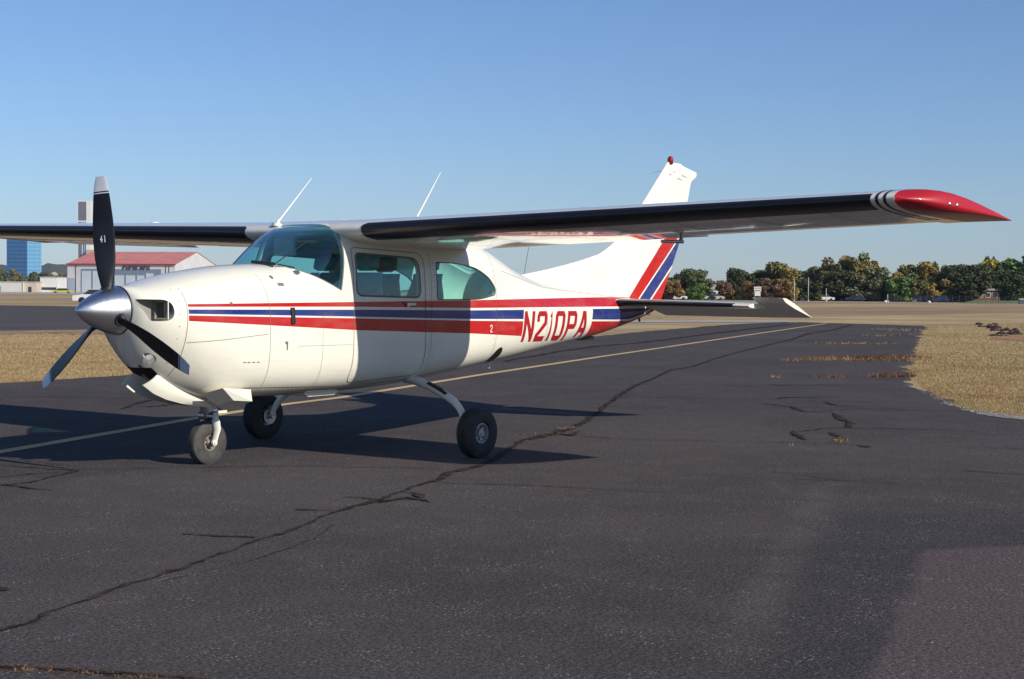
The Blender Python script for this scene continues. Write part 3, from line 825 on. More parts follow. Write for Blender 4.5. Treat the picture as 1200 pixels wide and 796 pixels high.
# --- nose gear
wheel(1.262, 0, .178, .115, 1, M_tyre2, M_dirtyhub, .062)
for s in (1, -1):
    mb = MB(); mb.tube([(1.275, -s*.055, .385), (1.285, -s*.082, .345), (1.290, -s*.09, .28), (1.275, -s*.088, .22), (1.262, -s*.085, .172)], [.030, .036, .034, .026, .026], 12, flat=.45)
    mb.lathe([(0, .026), (.016, .024), (.02, .014), (.026, .013)], (1.262, -s*.083, .174), (0, -s, 0), 16)
    mb.build('nose_fork', M_white, air, sharp=45)
mb = MB(); mb.tube([(1.275, .09, .385), (1.275, -.09, .385)], .034, 14); mb.tube([(1.275, 0, .37), (1.245, 0, .50), (1.21, 0, .68)], .034, 16); mb.tube([(1.262, 0, .42), (1.25, 0, .475)], .05, 16)
mb.build('nose_strut', M_metal, air, sharp=40)
mb = MB(); mb.tube([(1.31, 0, .40), (1.40, 0, .43), (1.33, 0, .50)], .012, 8); mb.tube([(1.31, -.03, .40), (1.40, -.03, .425)], .010, 8); mb.build('torque_link', M_metal, air, sharp=40)
mb = MB(); mb.box(1.33, 1.43, -.05, .05, .405, .425); mb.build('steering_arm', M_white, air)
mb = MB(); mb.tube([(.62, 0, .74), (.8, 0, .62), (1.18, 0, .50)], .012, 8); mb.build('nose_gear_linkage', M_metal, air)
def nose_door(s):
    # outline along x: hinge edge height (top) and free edge height (bottom)
    rows = []
    top = [(.64, .745), (.74, .705), (.86, .655), (.98, .605), (1.08, .555), (1.16, .505)]
    bot = [(.52, .667), (.62, .600), (.74, .550), (.90, .508), (1.05, .480), (1.17, .463)]
    V = []; F = []; N = 9
    for i in range(6):
        for k in range(N):
            t = k/(N-1); x = top[i][0]+(bot[i][0]-top[i][0])*t; z = top[i][1]+(bot[i][1]-top[i][1])*t
            p = .150-.022*t*t+.012*math.sin(t*PI)
            V.append((x, s*p, z))
    n = len(V)
    for v in V[:n]: V.append((v[0], v[1]-s*.012, v[2]+.002))
    for i in range(5):
        for k in range(N-1):
            a = i*N+k; F.append((a, a+1, a+N+1, a+N)); F.append((n+a, n+a+1, n+a+N+1, n+a+N))
    for i in range(5):
        for k in (0, N-1): a = i*N+k; F.append((a, a+N, n+a+N, n+a))
    for k in range(N-1):
        for i in (0, 5): a = i*N+k; F.append((a, a+1, n+a+1, n+a))
    return A('nose_gear_door', V, F, M_white, sharp=50)
nose_door(1); nose_door(-1)
# cowl flaps, hanging open either side of the nose leg
for s in (1, -1):
    V = []; F = []
    P = [(.98, .26, .585), (1.02, .46, .64), (1.33, .44, .615), (1.33, .19, .525)]
    Q = [(1.14, .25, .490), (1.16, .43, .535), (1.345, .44, .52), (1.345, .21, .452)]
    V = [(x, s*p, z) for x, p, z in P+Q]
    F = [(0, 1, 2, 3), (4, 5, 6, 7), (0, 1, 5, 4), (1, 2, 6, 5), (2, 3, 7, 6), (3, 0, 4, 7)]
    A('cowl_flap', V, F, M_white)
# --- antennas and lights on the roof
def roof_z(x, p):
    xle, zle, xte, zte, tc = wing_geo(p); c = min(1, max(0, (x-xle)/(xte-xle))); return wing_pt(p, c, True)[2]
mb = MB(); mb.lathe([(-.02, .05), (.006, .045), (.02, .02), (.05, .010)], (2.37, .36, 1.97), (.2, 0, 1), 14); mb.tube([(2.38, .36, 2.0), (2.78, .36, 2.40)], [.008, .003], 8); mb.build('roof_antenna', M_white, air, sharp=40)
mb = MB(); mb.lathe([(-.02, .055), (.008, .045), (.03, .022), (.07, .012)], (3.52, -.2, 1.99), (.2, 0, 1), 14); mb.tube([(3.53, -.2, 2.03), (3.89, -.2, 2.50)], [.010, .0035], 8); mb.build('roof_antenna', M_white, air, sharp=40)
mb = MB(); mb.lathe([(0, .085), (.018, .08), (.032, .05), (.036, .004)], (2.80, -.02, 1.992), (0, 0, 1), 24); mb.build('satellite_antenna', M_white, air, smooth=True)
mb = MB(); mb.tube([(5.45, .02, 1.56), (5.53, .02, 1.86)], .0025, 5); mb.build('wire_antenna', M_black, air)
# --- windshield de-ice plate: black foot and two wires
def wpt(x, z, off): return (x, -surf_p(x, z, off), z)
mb = MB()
mb.tube([(1.715, -.03, 1.632), (1.735, -.28, 1.612)], .013, 8)
mb.build('deice_foot', M_black, air, sharp=40)
mb = MB()
mb.tube([(1.745, -.10, 1.640), (1.99, -.18, 1.825)], .0045, 6); mb.tube([(1.745, -.27, 1.615), (2.03, -.33, 1.80)], .0045, 6); mb.tube([(1.745, -.30, 1.612), (1.84, -.40, 1.585)], .005, 6)
mb.build('deice_rod', M_black, air)
plate('temperature_probe', ell(1.83, 1.548, .018, .014), 1, M_metal, .02, .02)
# --- cabin
def seat(x, y):
    mb = MB(); mb.box(x-.22, x+.26, y-.23, y+.23, .86, 1.0); c = mb.build('seat_cushion', M_vinyl, air)
    mb = MB(); L = []
    prof = [(0, .95), (.04, 1.15), (.07, 1.35), (.10, 1.50), (.115, 1.56)]
    secs = []
    for dx, z in prof:
        w = .22 if z < 1.5 else .17
        secs.append([(x+.22+dx+.05*math.cos(a)*1.0, y+w*math.copysign(abs(math.sin(a))**.5, math.sin(a)), z) for a in [2*PI*k/20 for k in range(20)]])
    V, F = loft_sections(secs); mesh('seat_back', V, F, M_vinyl, air, False, RO, 40, True)
    secs = []
    for dx, z, k in ((.10, 1.575, .6), (.105, 1.60, 1), (.12, 1.67, 1), (.13, 1.71, .9), (.135, 1.725, .4)):
        secs.append([(x+.22+dx+.04*k*math.cos(a), y+.13*k*math.copysign(abs(math.sin(a))**.5, math.sin(a)), z) for a in [2*PI*j/16 for j in range(16)]])
    V, F = loft_sections(secs); mesh('headrest', V, F, M_vinyl, air, False, RO, 50, True)
for x in (2.52, 3.32):
    for y in (-.26, .26): seat(x, y)
for y in (-.22, .22): seat(3.95-.1, y) if False else None
mb = MB(); mb.box(3.95, 4.35, -.42, .42, .80, 1.30); mb.build('rear_bench', M_vinyl, air)
secs = []
for x, w, z0, z1 in ((1.76, .40, 1.30, 1.50), (1.85, .44, 1.25, 1.52), (2.02, .47, 1.20, 1.50), (2.12, .47, 1.18, 1.475), (2.14, .46, 1.18, 1.44)):
    secs.append([(x, -w, z0), (x, w, z0), (x, w, z1-.06), (x, w*.8, z1-.01), (x, 0, z1), (x, -w*.8, z1-.01), (x, -w, z1-.06)])
V, F = loft_sections(secs); A('instrument_panel', V, F, M_dash, sharp=30)
for y in (-.25, .25):
    mb = MB(); mb.tube([(2.12, y, 1.30), (2.32, y, 1.30)], .012, 8); mb.tube([(2.32, y-.14, 1.38), (2.33, y-.15, 1.30), (2.33, y, 1.27), (2.33, y+.15, 1.30), (2.32, y+.14, 1.38)], .013, 8); mb.build('control_yoke', M_black, air)
mb = MB(); mb.box(2.36, 2.39, .15, .40, 1.70, 1.86); mb.build('window_light_panel', M_cabin, air)  # pale panel put in for daylight through the far door window

# ================================================================ GROUND
def sheet(name, P, m, z, kind='structure', skirt=0.0):
    c = P[0]; V = [(p[0], p[1], z) for p in P]; F = [tuple(range(len(P)))]
    if skirt:
        n = len(P); V += [(p[0], p[1], z-skirt) for p in P]; F += [(i, (i+1) % n, n+(i+1) % n, n+i) for i in range(n)]
    o = mesh(name, V, F, m, None, raw=True); o['kind'] = kind; return o
def ragged(P, step, amp, rr=None):
    rr = rr or random.Random(3); out = []
    n = len(P)
    for i in range(n):
        a = Vector(P[i][:2]); b = Vector(P[(i+1) % n][:2]); L = (b-a).length; k = max(1, min(220, int(L/step)))
        t = (b-a)/max(L, 1e-6); nn = Vector((-t.y, t.x))
        w = 0
        for j in range(k):
            w = .7*w+rr.uniform(-amp, amp)*.6
            q = a.lerp(b, j/k)+nn*(w if 0 < j else 0); out.append((q.x, q.y))
    return out
def asphalt_material(name='asphalt_surface', base=(.074, .065, .0655), tint=True):
    b = NB(name); co = b.coord(); x, y, z = b.xyz(co)
    big = b.noise(co, .22, 5, .6); mid = b.noise(co, 1.7, 5, .6); fine = b.noise(co, 55, 4, .7); agg = b.voro(co, 85, 'Color')
    c = b.mix(b.step(big, .35, .68), tuple(v*.84 for v in base), tuple(v*1.14 for v in base))
    c = b.mix(b.step(mid, .42, .72)*.45, c, tuple(v*f for v, f in zip(base, (1.32, 1.18, 1.12))))
    if tint:
        # rusty brown wear
        c = b.mix(b.step(b.noise(b.mapping(co, (1, 1.6, 1)), .55, 4, .6), .52, .74)*.55, c, (.098, .075, .068))
        # reddish worn patch in the near right corner
        n2 = b.noise(co, 1.1, 5, .65)*1.1-.55
        e1 = b.step((x*.336 - y*.942)*1.0 + n2*.30, 6.08, 6.18)
        e2 = b.step((x*.659+y*.752)*-1.0 + n2*.30, 3.86, 3.98)
        c = b.mix(e1*e2*.85, c, (.104, .080, .083))
        # darker sealed strip beyond it
        d1 = b.step((x*.659+y*.752)*-1.0+n2*.25, 2.4, 2.8); d2 = b.step((x*.393-y*.9195)+n2*.25, 5.42, 5.60)
        c = b.mix(d1*d2*(1.0-e1*e2)*.55, c, (.044, .042, .049))
        # pale scuffed band running toward the camera
        ln = b.math('ABSOLUTE', (x*.393-y*.9195)-5.366+n2*.2)
        c = b.mix((1.0-b.step(ln, .02, .16))*b.step(x*-1.0, -3.9, -3.0)*b.step(mid, .3, .6)*.36, c, (.125, .11, .105))
    h1 = b.step(fine, .25, .8)
    c = b.mix(.75, c, b.mix(h1, (.16, .16, .16), (1.85, 1.82, 1.80)), 'MULTIPLY')
    sp = b.voro(co, 42, 'Distance'); spn = b.noise(co, 3.1, 4, .7)
    speck = (1.0-b.step(sp, .13, .24))*b.step(spn, .45, .66)
    c = b.mix(speck*.75, c, (.50, .47, .44))
    sp2 = b.voro(b.mapping(co, (1, 1, 1), loc=(3, 7, 0)), 95, 'Distance')
    c = b.mix((1.0-b.step(sp2, .20, .36))*.5, c, (.24, .22, .21))
    b.set(color=c, rough=.95, spec=.06)
    b.bump(fine*.6+sp*.5, .5, .006)
    return b.m
M_asph = asphalt_material()
M_asph2 = asphalt_material('far_asphalt', (.085, .078, .082), False)
def grass_material():
    b = NB('dry_grass_ground'); co = b.coord(); x, y, z = b.xyz(co)
    n0 = b.noise(b.mapping(co, (1, 1, 1), rot=(0, 0, -.66)), .012, 5, .6); n1 = b.noise(co, .10, 5, .65); n2 = b.noise(co, .9, 5, .7); n3 = b.noise(co, 9, 4, .8); n4 = b.noise(co, 60, 3, .8)
    band = b.noise(b.mapping(co, (.010, .055, 1), rot=(0, 0, .91)), 1.0, 4, .6)
    c = b.mix(b.step(n1, .35, .65), (.42, .305, .16), (.58, .44, .235))
    c = b.mix(b.step(band, .44, .60)*.85, c, (.27, .18, .115))
    c = b.mix(b.step(n2, .52, .72)*.5, c, (.24, .225, .09))
    c = b.mix(b.step(n3, .5, .8)*.5, c, (.52, .40, .23))
    c = b.mix(b.step(n4, .25, .65)*.45+.55, (.16, .12, .07), c)
    b.set(color=c, rough=.95, spec=.1); b.bump(n3+n4*.5, .6, .05)
    return b.m
M_grass = grass_material()
mesh('ground', [(-5000, -5000, -.03), (7000, -5000, -.03), (7000, 7000, -.03), (-5000, 7000, -.03)], [(0, 1, 2, 3)], M_grass, raw=True)['kind'] = 'structure'
def GP(L): return [G(*p) for p in L]
edge_r = GP([(1700, 560), (1230, 497), (1175, 488), (1140, 480), (1110, 471), (1085, 458), (1068, 444), (1058, 434), (1066, 420), (1070, 407), (1077, 393), (1083, 382), (1000, 379.3), (968, 378.6), (938, 377.4)])
edge_l = GP([(900, 378.3), (860, 380), (800, 384.8), (729, 391), (560, 409), (400, 422), (145, 440), (0, 449)])
far_pts = [Vector((2.0, 12.5, 0)), Vector((-30, 22, 0)), Vector((-45, -30, 0)), Vector((14, -40, 0)), Vector((14.5, -8, 0))]
P = [(v.x, v.y) for v in edge_r+edge_l+far_pts]
sheet('asphalt_taxiway', ragged(P, .22, .17), M_asph, 0.0, skirt=.05)
# second runway far left
rw = [G(-260, 390), G(0, 387), G(330, 383), G(520, 380), G(560, 374), G(520, 366), G(300, 362), G(0, 357.5), G(-260, 356)]
sheet('far_runway', ragged([(v.x, v.y) for v in rw], 2.0, .35), M_asph2, -.012, skirt=.03)
M_soilstrip = simple('bare_soil', (.27, .175, .13), .95, var=.45, sc=.7)
sheet('bare_soil', ragged([tuple(G(*p)[:2]) for p in ((-60, 388.3), (0, 388), (160, 387), (160, 389.5), (90, 391), (60, 389.8), (0, 391.5), (-60, 391))], .5, .35), M_soilstrip, -.020)
M_conc = simple('concrete', (.40, .36, .31), .9, var=.2, sc=.6)
sheet('concrete_apron', [tuple(FAR(px, d)[:2]) for px, d in ((-150, 430), (420, 430), (420, 745), (-150, 745))], M_conc, -.016)
sheet('concrete_strip', [tuple(G(*p)[:2]) for p in ((700, 377.5), (925, 377.2), (925, 375.2), (700, 375.0))], M_conc, -.010)
M_road = simple('perimeter_road', (.24, .22, .21), .9, var=.15, sc=.4)
sheet('perimeter_road', [tuple(FAR(px, d)[:2]) for px, d in ((760, 285), (1300, 250), (1300, 262), (760, 305))], M_road, -.014)
M_lawn = simple('green_lawn', (.13, .17, .045), .95, var=.3, sc=.3)
mesh('lawn', [tuple(FAR(px, d, z)) for px, d, z in ((1122, 296, -.04), (1320, 290, -.04), (1320, 332, .5), (1140, 332, .4), (1320, 420, .5), (1140, 420, .4))], [(0, 1, 2, 3), (3, 2, 4, 5)], M_lawn, raw=True)['kind'] = 'structure'
# markings
def line_ribbon(P, w, z, m, name, seed=1, jit=.0, kind='structure', breaks=()):
    rr = random.Random(seed); Q = []
    P = [Vector((p[0], p[1], 0)) for p in P]
    ws = w if isinstance(w, (list, tuple)) else [w]*len(P); qw = []
    for i in range(len(P)-1):
        L = (P[i+1]-P[i]).length; n = max(1, min(160, int(L/(.06 if jit else .5))))
        for k in range(n): Q.append(P[i].lerp(P[i+1], k/n)); qw.append(ws[i]+(ws[i+1]-ws[i])*k/n)
    Q.append(P[-1]); qw.append(ws[-1]); V = []; F = []; wob = 0
    for i, q in enumerate(Q):
        t = (Q[min(i+1, len(Q)-1)]-Q[max(i-1, 0)]).normalized(); nn = Vector((-t.y, t.x, 0))
        wob = .75*wob+rr.uniform(-1, 1)*jit*.6
        ww = qw[i]*((.8+rr.uniform(-.6, .55)) if jit else 1)
        V += [tuple(q+nn*(wob+ww/2)+Vector((0, 0, z))), tuple(q+nn*(wob-ww/2)+Vector((0, 0, z)))]
    for i in range(len(Q)-1):
        if (i in breaks): continue
        F.append((2*i, 2*i+1, 2*i+3, 2*i+2))
    return V, F
def paint_line_mat():
    b = NB('faded_yellow_paint'); co = b.coord()
    w = b.step(b.noise(co, 14, 5, .75)*.6+b.noise(co, 1.3, 3)*.4, .50, .66)
    b.set(color=b.mix(w*.7, (.60, .43, .20), (.14, .11, .09)), rough=.85, spec=.2); return b.m
M_yel = paint_line_mat()
y0 = G(0, 530); y1 = G(968, 379.3); dirv = (y1-y0).normalized()
V, F = line_ribbon([y0-dirv*25, y0, G(220, 492), G(335, 474), G(400, 466), G(560, 440), G(700, 418.8), G(760, 410), y1], .155, .004, M_yel, 'x', 1, 0)
mesh('yellow_centreline', V, F, M_yel, raw=True)['kind'] = 'structure'
# cracks and tar
M_tar = (lambda b: (b.set(color=b.mix(b.step(b.noise(b.coord(), 9, 5, .7), .35, .7), (.022, .016, .014), (.072, .054, .046)), rough=.9, spec=.05), b.m)[1])(NB('crack_tar'))
CR_ = [  # pixel polyline, widths in metres
 ([(-40, 752), (0, 740), (30, 732), (60, 718), (90, 707), (135, 690), (180, 678.7), (194, 672.7), (216, 667.6), (238, 658.6), (250, 652.6), (270.5, 646.5), (296.6, 634.5), (304.6, 631.5), (328.7, 626.4), (350.9, 617.4), (367, 610.4), (381, 604.3), (397, 600), (412.5, 594.8), (442.8, 586), (466.7, 577.4), (497, 566.6), (518.7, 561), (527, 554.7), (557.7, 548), (580, 538), (600, 524.7), (613.6, 515.6), (638, 511), (668, 503), (688, 494), (710.8, 475), (722, 467), (744.7, 452.3), (765, 444.4), (785.4, 434.3), (812.5, 429.7), (835, 421.8), (857.7, 415), (883.8, 408.5), (902, 404), (929.7, 397.5), (948, 391), (973.7, 387.4), (999, 381)],
  [.045]*4+[.06, .05, .045, .07, .08, .05, .06, .04, .05, .03, .05, .07, .04, .03, .05, .07, .09, .05, .05, .08, .12, .12, .09, .10, .10, .12, .16, .12, .10, .12, .13, .12, .14, .11, .12, .13, .16, .2, .24, .28, .34, .3]),
 ([(214, 626.4), (255, 628.5), (300.6, 630.5)], .03), ([(346.8, 597.9), (375, 598.6), (401, 598.9)], .03),
 ([(442.8, 589.3), (477.5, 584), (495, 586.5), (505.7, 589.5)], [.05, .09, .05, .01]), ([(466, 577), (483, 579), (497, 588)], [.03, .09, .05]), ([(403.8, 583.3), (425, 584), (442.8, 586)], .03),
 ([(86.7, 551.6), (151.7, 550), (180, 549), (260, 547.7), (340.8, 546.6), (419, 548), (473, 548.6), (518.7, 550.3)], [.015, .018, .018, .018, .02, .022, .024, .03]),
 ([(505, 564.5), (531.7, 567), (568.5, 568), (637.8, 569.8), (710, 574), (787, 578)], [.03, .025, .022, .02, .018, .01]),
 ([(713, 477), (783, 477.7)], .03), ([(724, 465.5), (817, 467)], .03), ([(600, 450.5), (726, 451.4), (860, 452)], .025), ([(600, 509), (672, 511.8), (735.7, 515.2), (808, 516.8), (860, 518.4), (970.5, 519.8), (1018.7, 523)], .02),
 ([(1095, 523.8), (1150, 525), (1200, 527), (1230, 528)], .02),
 ([(590, 424), (652, 412.8), (699.5, 406), (744.7, 402.6), (799, 395.8), (860, 388), (885, 385), (925, 380.5)], [.1, .2, .26, .22, .26, .38, .42, .36]),
 ([(912, 467.5), (922, 466), (1000, 466.4), (1100.9, 467)], [.10, .10, .03, .02]), ([(945, 470), (1069.7, 472.5)], .02),
 ([(891, 472.8), (928, 477.6), (939.3, 482.7), (976, 484), (984.7, 489.8), (996, 496.8), (993, 501)], [.03, .07, .10, .03, .12, .12, .08]),
 ([(965, 470.8), (981.8, 475.6), (1015.9, 478.7)], [.03, .06, .02]), ([(962, 481.8), (998.9, 479.8), (1060, 481), (1160, 482.7)], .025),
 ([(928, 506.8), (953.5, 504.5), (965, 502.5), (1041, 502.5), (1146, 506)], .025), ([(930, 506), (936, 511), (945, 516)], [.03, .12, .04]),
 ([(974.8, 507.6), (981, 512), (987.5, 516.7)], [.04, .12, .08]), ([(1004.5, 522.3), (1012, 524), (1021.5, 525)], [.02, .08, .03]),
 ([(902.5, 553), (950.7, 559), (985, 564), (1052.7, 567.7)], [.015, .02, .025, .02]), ([(933.7, 562), (996, 565)], .012), ([(1129, 552), (1165, 554.5), (1200, 557), (1230, 558)], .02),
 ([(-30, 545.5), (0, 546), (43, 549.4), (86.7, 551.6)], [.03, .03, .04, .05]), ([(-20, 562), (0, 560.3), (36.8, 556), (78, 553.8), (90, 552)], .025), ([(0, 570), (32.5, 565.7), (73.7, 556), (92, 552)], .025),
 ([(-10, 567), (0, 567.8), (21.7, 571), (62.8, 575.4)], .03), ([(-20, 534), (0, 536.4), (43, 541.8), (86.7, 546.6)], .012), ([(0, 463.8), (86.7, 466), (158, 468)], .03),
 ([(140, 480), (165, 472), (195, 466)], [.03, .12, .05]), ([(150, 478), (190, 476), (215, 472)], [.06, .1, .04]), ([(770, 465), (830, 467)], .02), ([(-10, 694), (3, 691), (9, 690)], [.14, .12, .01]),
 ([(620, 516), (650, 508), (668, 511), (680, 506)], [.06, .14, .12, .05]), ([(1080, 451.5), (900, 451), (930, 451.5)], .03), ([(860, 452.5), (985, 452)], .05), ([(990, 444.5), (1060, 445)], .04),
 ([(395, 616), (350, 640), (330, 647), (280, 661), (216, 676), (190, 681)], .006)]
cv, cf = [], []
for i, (P, w) in enumerate(CR_):
    z = .0065+.0004*(i % 7)
    w = [q*(.68 if i == 0 else .85) for q in w] if isinstance(w, list) else w*1.1
    V, F = line_ribbon(GP(P), w, z, None, 'x', 11+i, (.02 if i not in (13,) else .08)); 
    mesh('asphalt_crack', V, F, M_tar, raw=True)['kind'] = 'structure'
V, F = line_ribbon(GP([(-60, 779), (0, 783), (60, 785.5), (130, 789), (200, 794), (250, 799)]), [.035, .04, .035, .045, .03, .03], .0065, None, 'x', 5, .01)
mesh('expansion_joint', V, F, M_tar, raw=True)['kind'] = 'structure'
# crumbled pale border where the asphalt breaks up
M_crumb = simple('crumbled_concrete', (.27, .235, .20), .95, var=.5, sc=8)
rr = random.Random(5); V = []; F = []
for k in range(170):
    t = rr.random()**.8; L = [(1215, 493), (1175, 488), (1130, 481), (1100, 469), (1075, 455)]
    i = min(3, int(t*4)); u = t*4-i; px = L[i][0]+(L[i+1][0]-L[i][0])*u+rr.uniform(-4, 4); py = L[i][1]+(L[i+1][1]-L[i][1])*u+rr.gauss(0, 1.4)-1
    c = G(px, py); s_ = rr.uniform(.006, .022)*(1.3 if i < 2 else 1); b = len(V)
    for j in range(5):
        a = j*2*PI/5+rr.uniform(-.4, .4); V.append((c.x+s_*math.cos(a), c.y+s_*math.sin(a), .001))
    V.append((c.x, c.y, s_*.6)); F += [(b+j, b+(j+1) % 5, b+5) for j in range(5)]
o = mesh('gravel', V, F, M_crumb, raw=True); tag(o, 'pale crumbled gravel along the broken asphalt edge at right', 'gravel', kind='stuff')
sheet('concrete_fragment', ragged([tuple(G(*p)[:2]) for p in ((1142, 485), (1175, 490), (1220, 495), (1215, 490), (1170, 485.5), (1150, 482.5))], .06, .02), M_crumb, .006, skirt=.03)
# ---- grass blades and weeds
def blades(name, spots, m, label=None, hgt=(.04, .09), wid=.006, lean=.5, seed=2, cat='grass'):
    r = np.random.default_rng(seed); P = np.array(spots, dtype=float); n = len(P)
    a = r.uniform(0, 2*PI, n); h = r.uniform(hgt[0], hgt[1], n); w = wid*P[:, 3]; l = r.uniform(0, lean, n)*h; b = r.uniform(0, 2*PI, n)
    V = np.zeros((n, 3, 3)); 
    V[:, 0] = np.stack([P[:, 0]-np.cos(a)*w, P[:, 1]-np.sin(a)*w, P[:, 2]], 1); V[:, 1] = np.stack([P[:, 0]+np.cos(a)*w, P[:, 1]+np.sin(a)*w, P[:, 2]], 1)
    V[:, 2] = np.stack([P[:, 0]+np.cos(b)*l, P[:, 1]+np.sin(b)*l, P[:, 2]+h*P[:, 4]], 1)
    me = bpy.data.meshes.new(name); me.vertices.add(3*n); me.vertices.foreach_set('co', V.reshape(-1)); me.loops.add(3*n); me.loops.foreach_set('vertex_index', np.arange(3*n, dtype=np.int32))
    me.polygons.add(n); me.polygons.foreach_set('loop_start', np.arange(0, 3*n, 3, dtype=np.int32)); me.update(); me.validate(); me.materials.append(m)
    o = bpy.data.objects.new(name, me); COL.objects.link(o); o['kind'] = 'stuff'
    if label: o['label'] = label; o['category'] = cat
    return o
def blade_mat(name, ca, cb_, cc):
    b = NB(name); g = b.n('ShaderNodeNewGeometry').outputs['Random Per Island']; co = b.coord(); n = b.noise(b.mapping(co, (1, 2.2, 1), rot=(0, 0, .91)), .22, 5, .65)
    c = b.mix(X(b, g), ca, cb_); c = b.mix(b.step(n, .52, .64)*.6, c, cc); n5 = b.noise(b.mapping(co, loc=(9, 4, 0)), .45, 5, .65); c = b.mix(b.step(n5, .48, .66)*.6, c, tuple(v*f for v, f in zip(cb_, (1.0, .82, .75))))
    b.set(color=c, rough=.8, spec=.2); return b.m
M_blade = blade_mat('dry_grass_blade', (.50, .37, .19), (.28, .195, .10), (.23, .26, .085))
M_weed = blade_mat('dry_weed', (.36, .27, .13), (.20, .11, .06), (.30, .23, .11))
M_weedr = blade_mat('rusty_weed', (.22, .12, .07), (.10, .055, .035), (.26, .17, .08))
def inside(pt, poly):
    x, y = pt; c = False; n = len(poly); j = n-1
    for i in range(n):
        if (poly[i][1] > y) != (poly[j][1] > y) and x < (poly[j][0]-poly[i][0])*(y-poly[i][1])/(poly[j][1]-poly[i][1])+poly[i][0]: c = not c
        j = i
    return c
# sampled in proportion to how large the turf shows: dense near, sparse far
rg = random.Random(9); spots = []
asph = [(v.x, v.y) for v in edge_r+edge_l+far_pts]
regs = [([(1056, 381), (1620, 375), (1620, 540), (1215, 497), (1140, 482), (1100, 468), (1060, 440), (1060, 425), (1070, 405)], 700000), ([(-12, 389), (160, 389), (160, 441), (-12, 452)], 60000)]
for poly, cnt in regs:
    x0 = min(p[0] for p in poly); x1 = max(p[0] for p in poly); yy0 = min(p[1] for p in poly); yy1 = max(p[1] for p in poly); k = 0
    while k < cnt:
        px = rg.uniform(x0, x1); py = rg.uniform(yy0, yy1)
        k += 1
        if not inside((px, py), poly): continue
        g = G(px, py, -.03)
        if inside((g.x, g.y), asph): continue
        dist = (g-CAM).length; spots.append((g.x, g.y, -.032, max(.8, dist/16), 1.0 if dist < 40 else .8))
blades('grass', spots, M_blade, 'dry tan winter grass covering the field beside the asphalt', (.010, .038), .0032, 1.6, 4)
def weeds_at(items, m, name, label, seed):
    r = random.Random(seed); S = []
    for (px0, py0, px1, py1, n, spread, hh) in items:
        a, b = G(px0, py0), G(px1, py1)
        for k in range(n):
            t = r.random(); c = a.lerp(b, t); c = c+Vector((r.gauss(0, spread), r.gauss(0, spread), 0)); d = (c-CAM).length
            S.append((c.x, c.y, 0, max(.6, d/18)*.8, hh*r.uniform(.4, 1.3)))
    return blades(name, S, m, label, (.05, .10), .006, .8, seed, 'weeds')
weeds_at([(930, 423, 990, 421, 620, .14, .8), (985, 421, 1060, 419, 260, .25, .6), (1065, 420, 1090, 420, 80, .3, 1)], M_weed, 'weeds', 'pale dry weeds growing from the long crack near the grass edge', 21)
weeds_at([(960, 420.5, 1066, 418.5, 1900, .20, .75), (1000, 424, 1062, 422, 700, .18, .5)], M_weedr, 'weeds', 'rusty brown weeds filling the widest crack across the asphalt', 22)
weeds_at([(958, 442.3, 988, 442.5, 160, .06, .7), (1025, 442, 1068, 441, 420, .10, 1.1)], M_weedr, 'weeds', 'rusty weed clump where the grass meets the asphalt', 23)
weeds_at([(904, 442, 914, 443, 30, .05, .6), (966, 402, 975, 403, 60, .15, .8), (985, 403, 1014, 403, 180, .2, .7), (1024, 403, 1040, 403, 60, .2, .6), (1028, 394, 1042, 394, 80, .3, .7), (1030, 386, 1050, 386, 70, .4, .6), (1055, 388, 1080, 386, 120, .5, .7), (1050, 392, 1062, 392, 50, .3, .6), (980, 517, 987, 518, 60, .02, .5), (953, 522, 955, 521, 6, .01, .7), (927, 524, 928, 522, 4, .01, .7)], M_weed, 'weeds', 'scattered small tufts of straw weeds in the asphalt cracks', 24)
weeds_at([(655, 504, 672, 502, 90, .03, .35), (600, 509, 660, 509, 30, .03, .3)], M_weed, 'weeds', 'straw tuft in the crack behind the left main wheel', 25)
weeds_at([(0, 783, 250, 799, 260, .012, .16)], M_weedr, 'weeds', 'tiny dry weeds along the joint at the bottom left', 26)
weeds_at([(20, 785.5, 34, 786.5, 26, .01, .2), (90, 787.5, 130, 790, 20, .01, .15)], M_weed, 'weeds', 'pale straw bits in the joint at the bottom left corner', 27)
